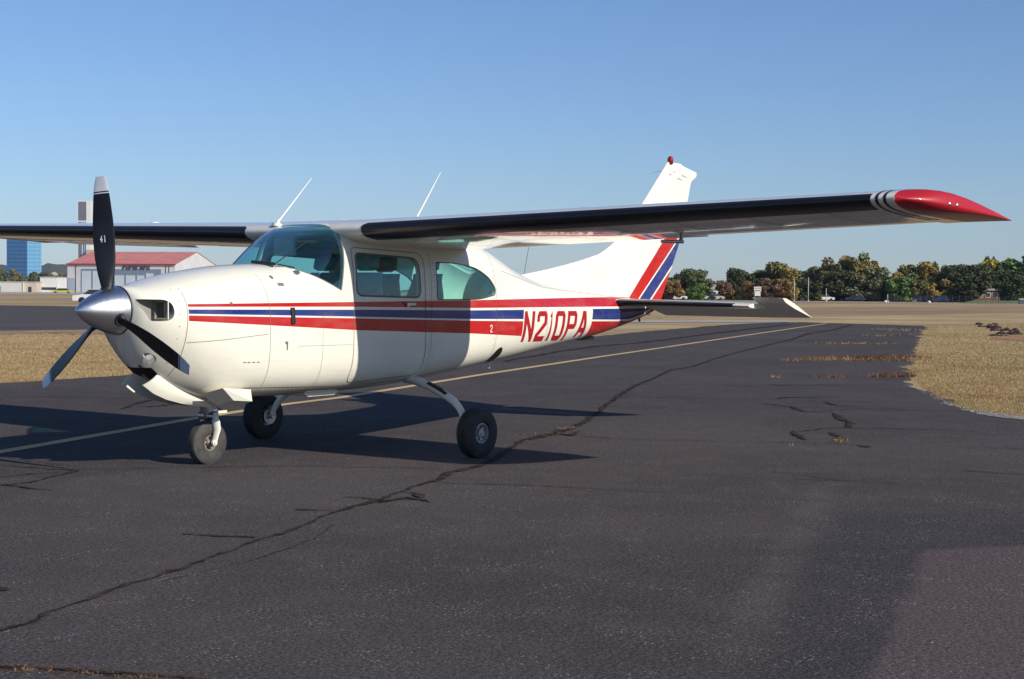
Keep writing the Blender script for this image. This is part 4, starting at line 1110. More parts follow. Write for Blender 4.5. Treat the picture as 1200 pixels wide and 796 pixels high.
# eroded earth pile in the grass at right
def earth_pile():
    r = random.Random(31); mb = MB()
    M_soil = simple('dark_soil', (.055, .032, .028), .95, var=.5, sc=3); M_clay = simple('orange_clay', (.36, .17, .07), .95, var=.3, sc=3)
    c0 = G(1170, 389)
    e = empty('earth_pile', (c0.x, c0.y, -.03)); tag(e, 'dark eroded earth clods with orange clay lying in the dry grass at right', 'earth')
    for (px, py, n, w, m, nm, hh) in ((1147, 381, 4, .10, M_soil, 'clod', .5), (1156, 383.5, 6, .14, M_soil, 'clod', .5), (1165, 385, 8, .20, M_soil, 'clod', .6), (1173, 388, 12, .22, M_soil, 'clod', .6), (1180, 392, 10, .22, M_soil, 'clod', .5), (1170, 394, 7, .16, M_soil, 'clod', .35), (1163, 380.5, 6, .14, M_soil, 'clod', .4)):
        g = G(px, py, -.03)
        for k in range(n):
            mb = MB(); a = Vector((g.x+r.gauss(0, w), g.y+r.gauss(0, w), -.05)); s_ = r.uniform(.08, .19)
            V = []; F = []
            for i in range(4):
                ph = i/3*PI*.5
                for j in range(7): q = j*2*PI/7; rad = s_*math.cos(ph)*r.uniform(.7, 1.2)+.01; V.append((a.x+rad*math.cos(q), a.y+rad*math.sin(q), a.z+s_*hh*1.5*math.sin(ph)*r.uniform(.8, 1.2)))
            for i in range(3):
                for j in range(7): F.append((i*7+j, i*7+(j+1) % 7, (i+1)*7+(j+1) % 7, (i+1)*7+j))
            mb.add(V, F); mb.build(nm, m, e)
    mb = MB(); pts = [G(*p) for p in ((1160, 396), (1200, 399), (1215, 397), (1195, 393), (1180, 392.5))]
    mb.add([(p.x, p.y, -.015) for p in pts], [tuple(range(5))]); mb.build('clay', M_clay, e)
earth_pile()

# ================================================================ FAR THINGS
def box_at(mb, o, ux, uy, w, d, h, z0=0.0):
    """box: origin corner o, along ux by w, along uy by d"""
    V = []
    for z in (z0, z0+h):
        for a, b in ((0, 0), (w, 0), (w, d), (0, d)): V.append(tuple(o+ux*a+uy*b+Vector((0, 0, z))))
    return mb.add(V, [(0, 1, 2, 3), (4, 5, 6, 7), (0, 1, 5, 4), (1, 2, 6, 5), (2, 3, 7, 6), (3, 0, 4, 7)])
HX = Vector((CR.x, CR.y, 0)).normalized(); HY = Vector((_d.x, _d.y, 0)).normalized()     # right and away, as seen
# --- hangar with red roof
M_siding = (lambda b: (b.set(color=b.mix(b.step(b.noise(b.coord(), .3, 4), .3, .7), (.50, .50, .50), (.58, .58, .575)), rough=.6), b.m)[1])(NB('hangar_siding'))
M_roof = simple('red_metal_roof', (.56, .20, .17), .5, var=.15, sc=.2)
M_trim = simple('dark_red_trim', (.25, .03, .03), .5)
M_door = simple('hangar_door_panel', (.50, .56, .60), .5, var=.08, sc=.2)
M_dark = simple('dark_opening', (.06, .08, .11), .4)
M_pale = simple('pale_wall', (.62, .62, .60), .7, var=.08, sc=.2)
M_win = simple('window_glass', (.03, .04, .05), .1)
def hangar():
    D = 748; k = D/FPX; c = FAR(79, D)
    L = (232-79)*k*.93; wt_ = 28; ht = 13.6
    # the long front wall runs right and slightly nearer; the gable end faces right
    ux = (HX*.985-HY*.17).normalized(); uy = Vector((-ux.y, ux.x, 0)); 
    if uy.dot(HY) < 0: uy = -uy
    L = (210-79)*k/ .985
    e = empty('hangar', c+ux*L*.5); tag(e, 'grey hangar with red roof and wide sliding doors across the airfield', 'hangar')
    mb = MB(); box_at(mb, c, ux, uy, L, wt_*2, ht)
    # gable ends
    for a in (0, L): mb.add([tuple(c+ux*(a-.001 if a else .001)+Vector((0, 0, ht))), tuple(c+ux*(a-.001 if a else .001)+uy*wt_*2+Vector((0, 0, ht))), tuple(c+ux*(a-.001 if a else .001)+uy*wt_+Vector((0, 0, ht+6.4)))], [(0, 1, 2)])
    mb.build('wall', M_siding, e)
    mb = MB(); ov = .35
    for s in (0, 1):
        a = c+ux*(-ov)+(uy*(-ov) if s == 0 else uy*(2*wt_+ov)); zz = ht-.15; r0 = c+ux*(-ov)+uy*wt_
        V = [a+Vector((0, 0, zz)), a+ux*(L+2*ov)+Vector((0, 0, zz)), r0+ux*(L+2*ov)+Vector((0, 0, ht+6.44)), r0+Vector((0, 0, ht+6.44))]
        V += [v+Vector((0, 0, .12)) for v in V]; mb.add(V, [(0, 1, 2, 3), (4, 5, 6, 7), (0, 1, 5, 4), (1, 2, 6, 5), (2, 3, 7, 6), (3, 0, 4, 7)])
    mb.build('roof', M_roof, e)
    mb = MB(); j = 1.5
    while j < L: mb.tube([tuple(c+ux*j-uy*.55+Vector((0, 0, ht+.0))), tuple(c+ux*j+uy*wt_+Vector((0, 0, ht+6.6)))], .07, 4); j += 2.4
    mb.build('roof_seam', M_roof, e)['kind'] = 'stuff'
    mb = MB(); box_at(mb, c-uy*.75-ux*.6, ux, uy, L+1.2, .12, .7, ht-.55); mb.build('fascia', M_trim, e)
    # door opening band with panels
    mb = MB(); box_at(mb, c-uy*.10+ux*(17*k), ux, uy, L-34*k, .1, 11.2); mb.build('door_recess', simple('dim_doorway', (.17, .21, .27), .5), e)
    x = 17*k+.5; wds = [5.6, 5.6, 5.6, 5.6, 5.6, 4.6, 4.6, 4.6, 4.6]; hs = [10.2, 10.2, 8.2, 8.2, 8.2, 8.2, 9.2, 9.6, 10]
    for w_, h_ in zip(wds, hs):
        if x+w_ > L-16*k: break
        mb = MB(); box_at(mb, c-uy*.35+ux*x, ux, uy, w_-.9, .2, h_); mb.build('door_panel', M_door, e); x += w_
    mb = MB()
    for a in (10*k, L-12*k, L-8*k): box_at(mb, c-uy*.12+ux*a, ux, uy, .35, .12, ht-.3)
    mb.build('downpipe', M_win, e)
    # dark lettering over the door: too small to read, a row of block letters
    for j in range(8):
        mb = MB(); a = L*.52+j*1.75; H = 2.0; o = c-uy*.45+ux*a
        box_at(mb, o, ux, uy, .4, .15, H, 10.9)
        if j % 2 == 0: box_at(mb, o+ux*.4, ux, uy, .8, .15, .4, 10.9+H-.4)
        if j % 3 != 1: box_at(mb, o+ux*.4, ux, uy, .8, .15, .4, 10.9+H*.45)
        if j % 2: box_at(mb, o+ux*1.0, ux, uy, .35, .15, H, 10.9)
        mb.build('sign_letter', M_win, e)
hangar()
def lowb(px0, px1, D, h, m, label, name='airport_building', depth=15, extra=None):
    k = D/FPX; c = FAR(px0, D); e = empty(name, c); tag(e, label, 'building')
    w = (px1-px0)*k; mb = MB(); box_at(mb, c, HX, HY, w, depth, h); mb.build('wall', m, e)
    mb = MB(); box_at(mb, c-HX*.2-HY*.2, HX, HY, w+.4, depth+.4, .35, h+.003); mb.build('roof', M_conc, e)
    for nm, a, b, z0, z1, mm in (extra or []):
        mb = MB(); box_at(mb, c+HX*(a*w)-HY*.12, HX, HY, (b-a)*w, .1, z1-z0, z0); mb.build(nm, mm, e)
    return e
lowb(47, 67, 700, 6.6, M_pale, 'white block building with a dark horizontal window band beside the hangar', extra=[('window_band', .03, .97, 1.0, 2.2, M_win)])
lowb(66.5, 79.5, 735, 6.5, simple('blue_grey_wall', (.22, .25, .34), .7), 'blue grey wall section between the white block and the hangar')
lowb(-30, 27, 690, 4.3, simple('cream_siding', (.55, .54, .48), .7, var=.06, sc=.2), 'long low cream building at the far left of the airfield', extra=[('door', .50, .54, 0.05, 2.6, M_win), ('door', .2, .3, .05, 2.6, M_pale), ('downpipe', .985, .993, .1, 4.2, M_win)])
lowb(27.5, 42.5, 692, 4.3, simple('tan_siding', (.50, .42, .33), .7, var=.06, sc=.2), 'tan low building with one dark doorway near the white block', extra=[('door', .38, .64, 0.05, 2.3, M_win)])
# yellow low vehicle on the apron
def far_vehicle(px, D, L, m, label, cat, rz=0, h=1.4):
    c = FAR(px, D); ang = math.atan2(HX.y, HX.x)+rz; e = empty('parked_car' if cat == 'car' else 'airport_cart', c, ang); tag(e, label, cat)
    def loc(mbv): return mbv
    mb = MB(); prof = [(-L/2, .35), (-L/2, .75), (-L*.30, .85), (-L*.17, h), (L*.22, h), (L*.36, .9), (L/2, .8), (L/2, .35)]
    for nm, w, P, mm in (('body', .88, [(-L/2, .3), (-L/2, .8), (-L*.3, .92), (L*.36, .94), (L/2, .8), (L/2, .3)], m), ('cabin', .76, [(-L*.3, .90), (-L*.17, h), (L*.20, h), (L*.35, .92)], M_win)):
        n = len(P); V = [(x, -w, z) for x, z in P]+[(x, w, z) for x, z in P]; F = [tuple(range(n)), tuple(range(n, 2*n))]+[(i, (i+1) % n, n+(i+1) % n, n+i) for i in range(n)]
        mesh(nm, V, F, mm, e, raw=True)
    mb = MB(); mb.box(-L*.16, L*.19, -.74, .74, h+.001, h+.04); mesh('roof', mb.V, mb.F, m, e, raw=True)
    for sx in (-.31, .31):
        for sy in (-1, 1):
            mb = MB(); mb.lathe([(-.1, .33), (.1, .33)], (L*sx, sy*.82, .33), (0, 1, 0), 12); mesh('wheel', mb.V, mb.F, M_black, e, raw=True)
    return e
CARP = {'yellow': (.55, .50, .03), 'white': (.7, .7, .7), 'blue': (.015, .03, .12), 'red': (.30, .02, .02), 'silver': (.4, .41, .42), 'dark': (.02, .02, .025)}  # blue is darkened: shade of the trees put into the paint
CM = {k: simple(k+'_car_paint', v, .25, coat=.5, var=.05) for k, v in CARP.items()}
e = far_vehicle(73, 560, 7.5, CM['yellow'], 'low yellow cart standing on the apron before the hangar', 'cart', h=1.7)
far_vehicle(117, 150, 4.8, CM['white'], 'white car mostly hidden behind the propeller spinner', 'car', 0, h=1.38)
for px, D, cl, lab in ((793, 345, 'white', 'white car parked at the treeline just beyond the tail fin'), (827, 352, 'dark', 'dark car furthest left of the parked row beyond the tailplane'), (836, 352, 'silver', 'silver car behind the tailplane to the left of the white sign'), (1088, 345, 'blue', 'bright blue car under the dark oak at right'),
                       (1102, 340, 'blue', 'blue car right beside the white car under the oak'), (1108, 343, 'white', 'white car in the shade right of the blue cars'), (1002, 348, 'blue', 'blue car deep in shade under the tall olive tree'), (965, 350, 'white', 'white car under the grey green trees near the flagpole'), (1055, 346, 'silver', 'silver car before the grey shed'), (873, 350, 'dark', 'dark van-like car just left of the white sign')):
    far_vehicle(px, D, 4.5, CM[cl], lab, 'car', rnd.uniform(-.3, .3))
# --- towers
def facade(name, c, ux, uy, w, d, h, label, wallm, bays):
    e = empty(name, c); tag(e, label, 'tower'); mb = MB(); box_at(mb, c, ux, uy, w, d, h); mb.build('wall', wallm, e); return e
def tower_blue():
    D = 1500; k = D/FPX; e = empty('glass_tower', FAR(32, D)); tag(e, 'blue mirrored glass office tower at the far left', 'tower')
    H = (340.3-262)*k
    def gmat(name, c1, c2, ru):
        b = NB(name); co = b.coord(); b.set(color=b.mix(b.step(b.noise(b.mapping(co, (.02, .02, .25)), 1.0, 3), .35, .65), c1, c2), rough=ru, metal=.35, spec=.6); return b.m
    mA = gmat('blue_curtain_wall', (.05, .18, .42), (.07, .24, .50), .25); mB_ = gmat('lit_blue_curtain_wall', (.16, .42, .66), (.22, .52, .74), .25)  # second copy lighter: that face's light is put into glass and mullions
    mm = simple('tower_mullion', (.03, .09, .22), .5); mm2 = simple('lit_mullion', (.08, .22, .42), .5)
    c = FAR(32, D); u1 = (-HX*.96+HY*.28).normalized(); u2 = (HX*.93+HY*.37).normalized(); w1 = 26.5*k/.96; w2 = 15*k/.93
    # core body: parallelogram with the two visible faces
    V = []
    for z in (0, H):
        for q in (c, c+u1*w1, c+u1*w1+u2*w2, c+u2*w2): V.append(tuple(q+Vector((0, 0, z))))
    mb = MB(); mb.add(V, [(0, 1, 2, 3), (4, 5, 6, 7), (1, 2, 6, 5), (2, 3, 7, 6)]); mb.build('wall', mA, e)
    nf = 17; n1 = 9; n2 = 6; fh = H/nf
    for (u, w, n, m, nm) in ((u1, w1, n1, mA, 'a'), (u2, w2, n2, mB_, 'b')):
        out = (Vector((u.y, -u.x, 0))); 
        if out.dot(HY) > 0: out = -out
        mb = MB(); mb.add([tuple(c), tuple(c+u*w), tuple(c+u*w+Vector((0, 0, H))), tuple(c+Vector((0, 0, H)))], [(0, 1, 2, 3)]); mb.build('backing', mm if m is mA else mm2, e)
        pm = None
        for i in range(nf):
            for j in range(n):
                a = c+u*(w*j/n+.25)+Vector((0, 0, i*fh+.35))+out*.25; 
                if pm is None:
                    V = [Vector((0, 0, 0)), u*(w/n-.5), u*(w/n-.5)+Vector((0, 0, fh-.6)), Vector((0, 0, fh-.6))]; V += [v-out*.2 for v in V]
                    o = mesh('glass_pane', V, [(0, 1, 2, 3), (4, 5, 6, 7), (0, 1, 5, 4), (1, 2, 6, 5), (2, 3, 7, 6), (3, 0, 4, 7)], m, e, raw=True); pm = o.data
                else: o = bpy.data.objects.new('glass_pane', pm); COL.objects.link(o); o.parent = e
                o.location = a-e.location
tower_blue()
def tower_tall():
    D = 3300; k = D/FPX; c = FAR(91, D); e = empty('office_tower', c); tag(e, 'tall slender beige office tower rising behind the hangar and propeller', 'tower')
    H = (340-235.5)*k; mW = simple('tower_white', (.66, .66, .64), .6, var=.05, sc=.02); mBr = simple('tower_brown_glass', (.11, .10, .13), .3, var=.1, sc=.02); mT = simple('tower_tan', (.42, .35, .23), .6, var=.05, sc=.02); mBl = simple('tower_blue_glass', (.05, .10, .25), .2)
    w = 15*k; mb = MB(); box_at(mb, c, HX, HY, w, 30, H); mb.build('wall', mW, e)
    mb = MB(); box_at(mb, c+HX*(1.1*k)-HY*.6, HX, HY, 9.2*k, .5, H*.21, H*.778); mb.build('window_band', mBr, e)
    mb = MB(); box_at(mb, c+HX*(1.1*k)-HY*.6, HX, HY, 4.0*k, .5, H*.75, 2); mb.build('window_band', mBr, e)
    for a in (6.4, 8.6): mb = MB(); box_at(mb, c+HX*(a*k)-HY*.6, HX, HY, 1.4*k, .5, H*.75, 2); mb.build('window_band', mBl, e)
    mb = MB(); box_at(mb, c+HX*(12.2*k)-HY*14, HX, HY, 9*k, 20, H*.45); mb.build('side_wing', mT, e)
tower_tall()
# --- hills
def hills():
    b = NB('wooded_hill'); co = b.coord(); n = b.noise(co, .02, 5, .7); n2 = b.noise(co, .09, 4, .7)
    c = b.mix(b.step(n, .4, .62), (.075, .06, .045), (.05, .058, .035)); c = b.mix(b.step(n2, .55, .7)*.5, c, (.14, .10, .07)); b.set(color=c, rough=1, spec=.05); m = b.m
    V = []; F = []; nx = 150; rr = random.Random(4); prof = []
    D0 = 3800
    def hh(px):
        return interp([(-400, 10), (-120, 55), (0, 62), (22, 66), (50, 66), (58, 74), (68, 66), (80, 64), (120, 55), (200, 40), (300, 20), (500, 4)], px)
    ph = [rr.uniform(0, 6) for _ in range(6)]
    for i in range(nx+1):
        px = -400+900*i/nx
        wob = sum(math.sin(px*.09*(j+1)+ph[j])*2.2/(j+1) for j in range(6))
        for j in range(9):
            t = j/8; D = D0+900*t; h = (hh(px)+wob)*math.sin(t*PI)**.8 if 0 < j < 8 else -2
            h += (rr.uniform(-1.5, 1.5) if 0 < j < 8 else 0)
            V.append(tuple(FAR(px, D, h)))
    for i in range(nx):
        for j in range(8): F.append((i*9+j, i*9+j+1, (i+1)*9+j+1, (i+1)*9+j))
    o = mesh('hill', V, F, m, None, True, raw=True); o['kind'] = 'structure'
hills()
for px, D, w, h, lab in ((62, 2600, 16, 24, 'small white hillside building left of the hangar'), (54, 2500, 18, 17, 'pale flat hillside building right of the blue tower')):
    k = D/FPX; c = FAR(px-w/2*.5, D); e = empty('hillside_building', c); tag(e, lab, 'building'); mb = MB(); box_at(mb, c, HX, HY, w*.45*k, 20, h); mb.build('wall', M_pale, e)
    mb = MB(); q = w*.45*k; a = c+Vector((0, 0, h)); V = [a-HX, a+HX*(q+1), a+HX*(q+1)+HY*20, a-HX+HY*20, a+HX*q*.5+HY*2+Vector((0, 0, 6)), a+HX*q*.5+HY*18+Vector((0, 0, 6))]
    mb.add([tuple(v) for v in V], [(0, 1, 4), (1, 2, 5, 4), (2, 3, 5), (3, 0, 4, 5), (0, 1, 2, 3)]); mb.build('roof', M_conc, e)

# --- trees
def leaf_mat(name, c):
    b = NB(name); g = X(b, b.n('ShaderNodeNewGeometry').outputs['Random Per Island']); co = b.coord()
    n = b.noise(co, .55, 3, .6)
    lo = tuple(v*.55 for v in c); hi = tuple(min(.6, v*1.5) for v in c)
    col = b.mix(g, lo, hi); col = b.mix(b.step(n, .45, .7)*.5, col, tuple(min(.6, v*f) for v, f in zip(c, (1.9, 1.5, 1.1))))
    b.set(color=col, rough=.7, spec=.15); return b.m
LM = {k: leaf_mat('foliage_'+k, v) for k, v in dict(dark=(0.059, 0.071, 0.032), green=(0.091, 0.116, 0.041), olive=(0.152, 0.140, 0.051), yellow=(0.512, 0.366, 0.061), gold=(0.293, 0.220, 0.067), orange=(0.232, 0.140, 0.061), russet=(0.183, 0.112, 0.067), grey=(0.134, 0.144, 0.085), bright=(0.110, 0.195, 0.049)).items()}
M_bark = simple('bark', (.085, .065, .05), .95, var=.4, sc=2)
def crown_mesh(seed, n=2600, wide=1.0):
    """unit crown: width about 1, height 1 from z=0; made of leaf clumps spread over several lobes"""
    r = np.random.default_rng(seed); V = []; 
    K = int(r.integers(20, 30)); cs = []; rs = []
    for i in range(K):
        a = r.uniform(0, 2*PI); zz = r.uniform(.10, .88); env = math.sqrt(max(.05, 1-((zz-.45)/.58)**2)); q = r.uniform(.1, 1)**.6*.36*env
        cs.append((q*math.cos(a)*wide, q*math.sin(a)*wide, zz)); rs.append(r.uniform(.07, .17))
    cs = np.array(cs); rs = np.array(rs)
    idx = r.integers(0, K, n); d = r.normal(size=(n, 3)); d /= np.linalg.norm(d, axis=1)[:, None]
    rad = rs[idx]*r.uniform(.55, 1.12, n); P = cs[idx]+d*rad[:, None]; P[:, 2] = np.clip(P[:, 2], .03, 1.05)
    s = r.uniform(.014, .034, n); nrm = d*.6+r.normal(size=(n, 3))*.6; nrm /= np.linalg.norm(nrm, axis=1)[:, None]
    t = np.cross(nrm, r.normal(size=(n, 3))); t /= np.linalg.norm(t, axis=1)[:, None]; b = np.cross(nrm, t)
    Q = np.stack([P-t*s[:, None]-b*s[:, None]*.6, P+t*s[:, None]-b*s[:, None]*.7, P+t*s[:, None]*.8+b*s[:, None], P-t*s[:, None]*.9+b*s[:, None]*.7], 1).reshape(-1, 3)
    me = bpy.data.meshes.new('crown'); me.vertices.add(4*n); me.vertices.foreach_set('co', Q.reshape(-1)); me.loops.add(4*n); me.loops.foreach_set('vertex_index', np.arange(4*n, dtype=np.int32))
    me.polygons.add(n); me.polygons.foreach_set('loop_start', np.arange(0, 4*n, 4, dtype=np.int32)); me.update(); me.validate()
    return me, cs
CROWNS = [crown_mesh(100+i, 5200) for i in range(7)]
CM_CACHE = {}
def trunk_mesh(i):
    cs = CROWNS[i][1]; mb = MB(); r = random.Random(i)
    mb.tube([(0, 0, -.42), (.01, 0, -.1), (.0, .01, .25), (.02, 0, .6)], [.035, .026, .018, .006], 8)
    for k in range(min(7, len(cs))):
        c = Vector(cs[k]); z0 = r.uniform(-.05, .3); mb.tube([(0, 0, z0), tuple(Vector((0, 0, z0)).lerp(c, .5)+Vector((0, 0, -.02))), tuple(c)], [.012, .008, .003], 5)
    me = bpy.data.meshes.new('trunk'); me.from_pydata(mb.V, [], mb.F); me.materials.append(M_bark); return me
TRK = [trunk_mesh(i) for i in range(7)]
def tree(px, D, top, wpx, kind, label, variant=None, base_frac=.02, group='trees along the far side of the airfield', name='deciduous_tree'):
    """top: pixel row of the crown top"""
    k = D/FPX; basey = 342.9+(px-600)*math.tan(ROLL)+CAM.z*FPX/D
    H = (basey-top)*k; i = variant if variant is not None else rnd.randrange(7); wd = wpx*k
    p = FAR(px, D, -.03); e = empty(name, p, rnd.uniform(0, 6.28)); tag(e, label, 'tree', group)
    key = (i, kind)
    if key not in CM_CACHE:
        m2 = CROWNS[i][0].copy(); m2.materials.append(LM[kind]); CM_CACHE[key] = m2
    cb_ = H*base_frac
    c = bpy.data.objects.new('crown', CM_CACHE[key]); COL.objects.link(c); c.parent = e; c.location = (0, 0, cb_); c.scale = (wd*1.45, wd*1.45, (H-cb_)*1.0)
    t = bpy.data.objects.new('trunk', TRK[i]); COL.objects.link(t); t.parent = e
    sz = (H-cb_); t.scale = (wd*.9, wd*.9, sz); t.location = (0, 0, cb_)
    # trunk mesh starts .42 crown heights below the crown base; shorten to reach the ground
    return e
T = [
 (797, 372, 321, 24, 'dark', 'dark red-brown shadowed tree right behind the tail fin'), (788, 335, 327, 22, 'orange', 'small orange tree touching the tail fin edge'), (812, 365, 316.5, 30, 'green', 'rounded mid green tree, first tall one right of the fin'),
 (819, 345, 331, 18, 'bright', 'small light green tree in front of the first tall green tree'), (834, 520, 326, 24, 'grey', 'distant bluish tree in the gap of the treeline'), (848, 360, 328, 18, 'russet', 'small red-orange tree left of the dark tall tree'),
 (841, 500, 333, 22, 'green', 'low distant green tree beside the bluish one'), (861, 362, 314.5, 22, 'dark', 'narrow dark tree with a notched top left of the sign'), (874, 375, 315, 32, 'dark', 'dark evergreen behind the white sign'), (877, 345, 328, 16, 'orange', 'small orange tree just left of the white sign'),
 (893, 380, 313, 32, 'green', 'dark green tree directly above the white sign'), (910, 376, 309, 34, 'olive', 'broad tree rising above the russet bushes'), (925, 372, 314, 24, 'gold', 'golden brown tree right of the broad olive one'),
 (903, 342, 326, 30, 'russet', 'russet bushy tree right of the white sign'), (917, 341, 327, 24, 'orange', 'orange bushy tree beside the russet one'), (926, 340, 330, 16, 'gold', 'yellow green low tree left of the grey pole'),
 (938, 376, 313.5, 34, 'grey', 'grey green tree behind the grey pole'), (955, 372, 312.5, 30, 'grey', 'greyish tree behind the flagpole'), (968, 366, 312, 28, 'olive', 'olive tree right of the flagpole'), (948, 350, 326, 30, 'dark', 'low dark tree in shade behind the flagpole'),
 (976, 362, 303, 32, 'olive', 'tall olive tree left of the tallest one'), (984, 352, 318, 40, 'dark', 'dark low tree under the tall olive trees'), (990, 368, 302, 28, 'gold', 'tree with yellow leaves left of the tallest crown'), (999, 360, 294.5, 34, 'olive', 'tallest tree of the row, brown green with ragged top'),
 (1015, 362, 301, 34, 'gold', 'brown gold tree right of the tallest one'), (1026, 356, 313, 34, 'grey', 'grey green tree sloping down to the right'), (1010, 350, 322, 40, 'grey', 'low grey green tree before the tallest one'), (1036, 352, 324, 26, 'dark', 'dark tree at the dip of the treeline'),
 (1046, 356, 317, 24, 'gold', 'pale yellow green tree at the dip of the treeline'), (1052, 346, 322, 30, 'bright', 'bright green tree right of the dip'), (1060, 358, 313, 26, 'green', 'bluish green tree behind the bright green one'), (1068, 362, 310, 32, 'olive', 'olive crown left of the yellow brown trees'),
 (1072, 346, 324, 30, 'olive', 'low olive tree above the grey shed'), (1083, 360, 309, 30, 'gold', 'yellow brown tree left of the paired tops'), (1092, 362, 306.5, 22, 'green', 'green topped tree between the yellow brown ones'), (1102, 358, 307, 26, 'gold', 'yellow brown tree touching the dark oaks'),
 (1094, 346, 322, 30, 'gold', 'lower yellow brown tree over the grey shed roof'), (1113, 350, 311, 36, 'dark', 'leftmost dark oak of the broad dark mass'), (1128, 346, 306.5, 40, 'dark', 'dark oak with the highest dark crown above the house'), (1143, 352, 310, 38, 'dark', 'dark oak over the brick house roof'),
 (1133, 330, 320, 44, 'dark', 'large dark oak with a pale trunk standing before the house'), (1153, 376, 305, 32, 'yellow', 'bright yellow crown behind the dark oaks'), (1168, 372, 306.5, 30, 'yellow', 'yellow crown just left of the tall green trees'), (1160, 384, 300.5, 16, 'green', 'small green top above the yellow crowns'),
 (1160, 340, 318, 36, 'dark', 'dark tree in front of the yellow crowns'), (1178, 356, 303, 30, 'green', 'green tree right of the yellow crowns'), (1194, 356, 295, 40, 'bright', 'tall fresh green tree at the right edge of the row'), (1182, 338, 317, 36, 'dark', 'dark olive tree above the white garage'),
 (1206, 342, 312, 36, 'green', 'green tree cut by the right picture edge'), (1222, 350, 300, 44, 'dark', 'dark tree beyond the right picture edge'), (768, 370, 322, 26, 'olive', 'olive tree hidden behind the tail fin'), (752, 380, 325, 26, 'green', 'green tree behind the fin root'), ]
for a in T: tree(*a)
SKY = [(640, 326), (740, 324), (770, 322), (800, 323), (815, 320), (823, 331), (850, 333), (858, 321), (880, 318), (910, 315), (935, 317), (960, 317), (980, 311), (1000, 304), (1020, 310), (1033, 321), (1045, 324), (1060, 318), (1080, 315), (1100, 312), (1130, 312), (1160, 309), (1190, 305), (1240, 303), (1320, 312), (1400, 318)]
px = 650
while px < 1400:
    if not 823 < px < 852: tree(px, rnd.uniform(392, 420), interp(SKY, px)+rnd.uniform(-1, 5), rnd.uniform(20, 30), rnd.choice(['olive', 'green', 'grey', 'dark', 'olive', 'gold']), 'muted tree standing behind the front row of the treeline, seen through its gaps', None, .02, 'trees behind the front row of the treeline')
    px += rnd.uniform(9, 14)
def undergrowth(px0, px1, D, hgt, n, seed, m, label):
    r = np.random.default_rng(seed); t = r.uniform(px0, px1, n); lump = .55+.45*np.sin(t*.37+seed)*np.sin(t*.11+1.3*seed)
    a = np.array(FAR(px0, D)); b = np.array(FAR(px1, D)); u = (t-px0)/(px1-px0); P = a[None]+(b-a)[None]*u[:, None]+r.normal(size=(n, 3))*np.array([1.2, 1.2, 0]); P[:, 2] = r.uniform(0, 1, n)**.8*hgt*lump
    nn = r.normal(size=(n, 3)); nn /= np.linalg.norm(nn, axis=1)[:, None]; q = np.cross(nn, r.normal(size=(n, 3))); q /= np.linalg.norm(q, axis=1)[:, None]; w = np.cross(nn, q); s_ = r.uniform(.12, .3, n)[:, None]
    Q = np.stack([P-q*s_-w*s_, P+q*s_-w*s_, P+q*s_+w*s_, P-q*s_+w*s_], 1).reshape(-1, 3)
    me = bpy.data.meshes.new('undergrowth'); me.vertices.add(4*n); me.vertices.foreach_set('co', Q.reshape(-1)); me.loops.add(4*n); me.loops.foreach_set('vertex_index', np.arange(4*n, dtype=np.int32))
    me.polygons.add(n); me.polygons.foreach_set('loop_start', np.arange(0, 4*n, 4, dtype=np.int32)); me.update(); me.validate(); me.materials.append(m)
    o = bpy.data.objects.new('undergrowth', me); COL.objects.link(o); tag(o, label, 'undergrowth', kind='stuff')
undergrowth(852, 1400, 372, 5.2, 26000, 3, LM['dark'], 'dark undergrowth closing the foot of the treeline at right')
undergrowth(740, 824, 380, 3.6, 6000, 5, LM['green'], 'green undergrowth at the foot of the trees right of the fin')
# --- low bushes on the left far bank
rr = random.Random(77); LB = []
for n_, (px, top, w, kd, lab) in enumerate(((3, 318, 16, 'green', 'green tree at the left picture edge below the blue tower'), (11, 315.5, 18, 'olive', 'olive tree in front of the blue tower, left part'), (20, 319, 14, 'olive', 'yellowish tree in front of the blue tower'), (28, 322, 14, 'green', 'lowest green tree below the tower corner'), (36, 318, 18, 'olive', 'olive tree below the lighter tower face'), (45, 318.5, 16, 'green', 'green tree at the right foot of the blue tower'), (53, 319.5, 16, 'dark', 'dark green tree above the white block'), (62, 321, 16, 'green', 'green tree left of the hillside houses'), (69, 320, 16, 'olive', 'olive tree nearest to the hangar'), (78, 322, 16, 'green', 'green tree behind the hangar corner'))):
    tree(px, 1150, top, w, kd, lab, None, .06, 'trees before the hills at left')
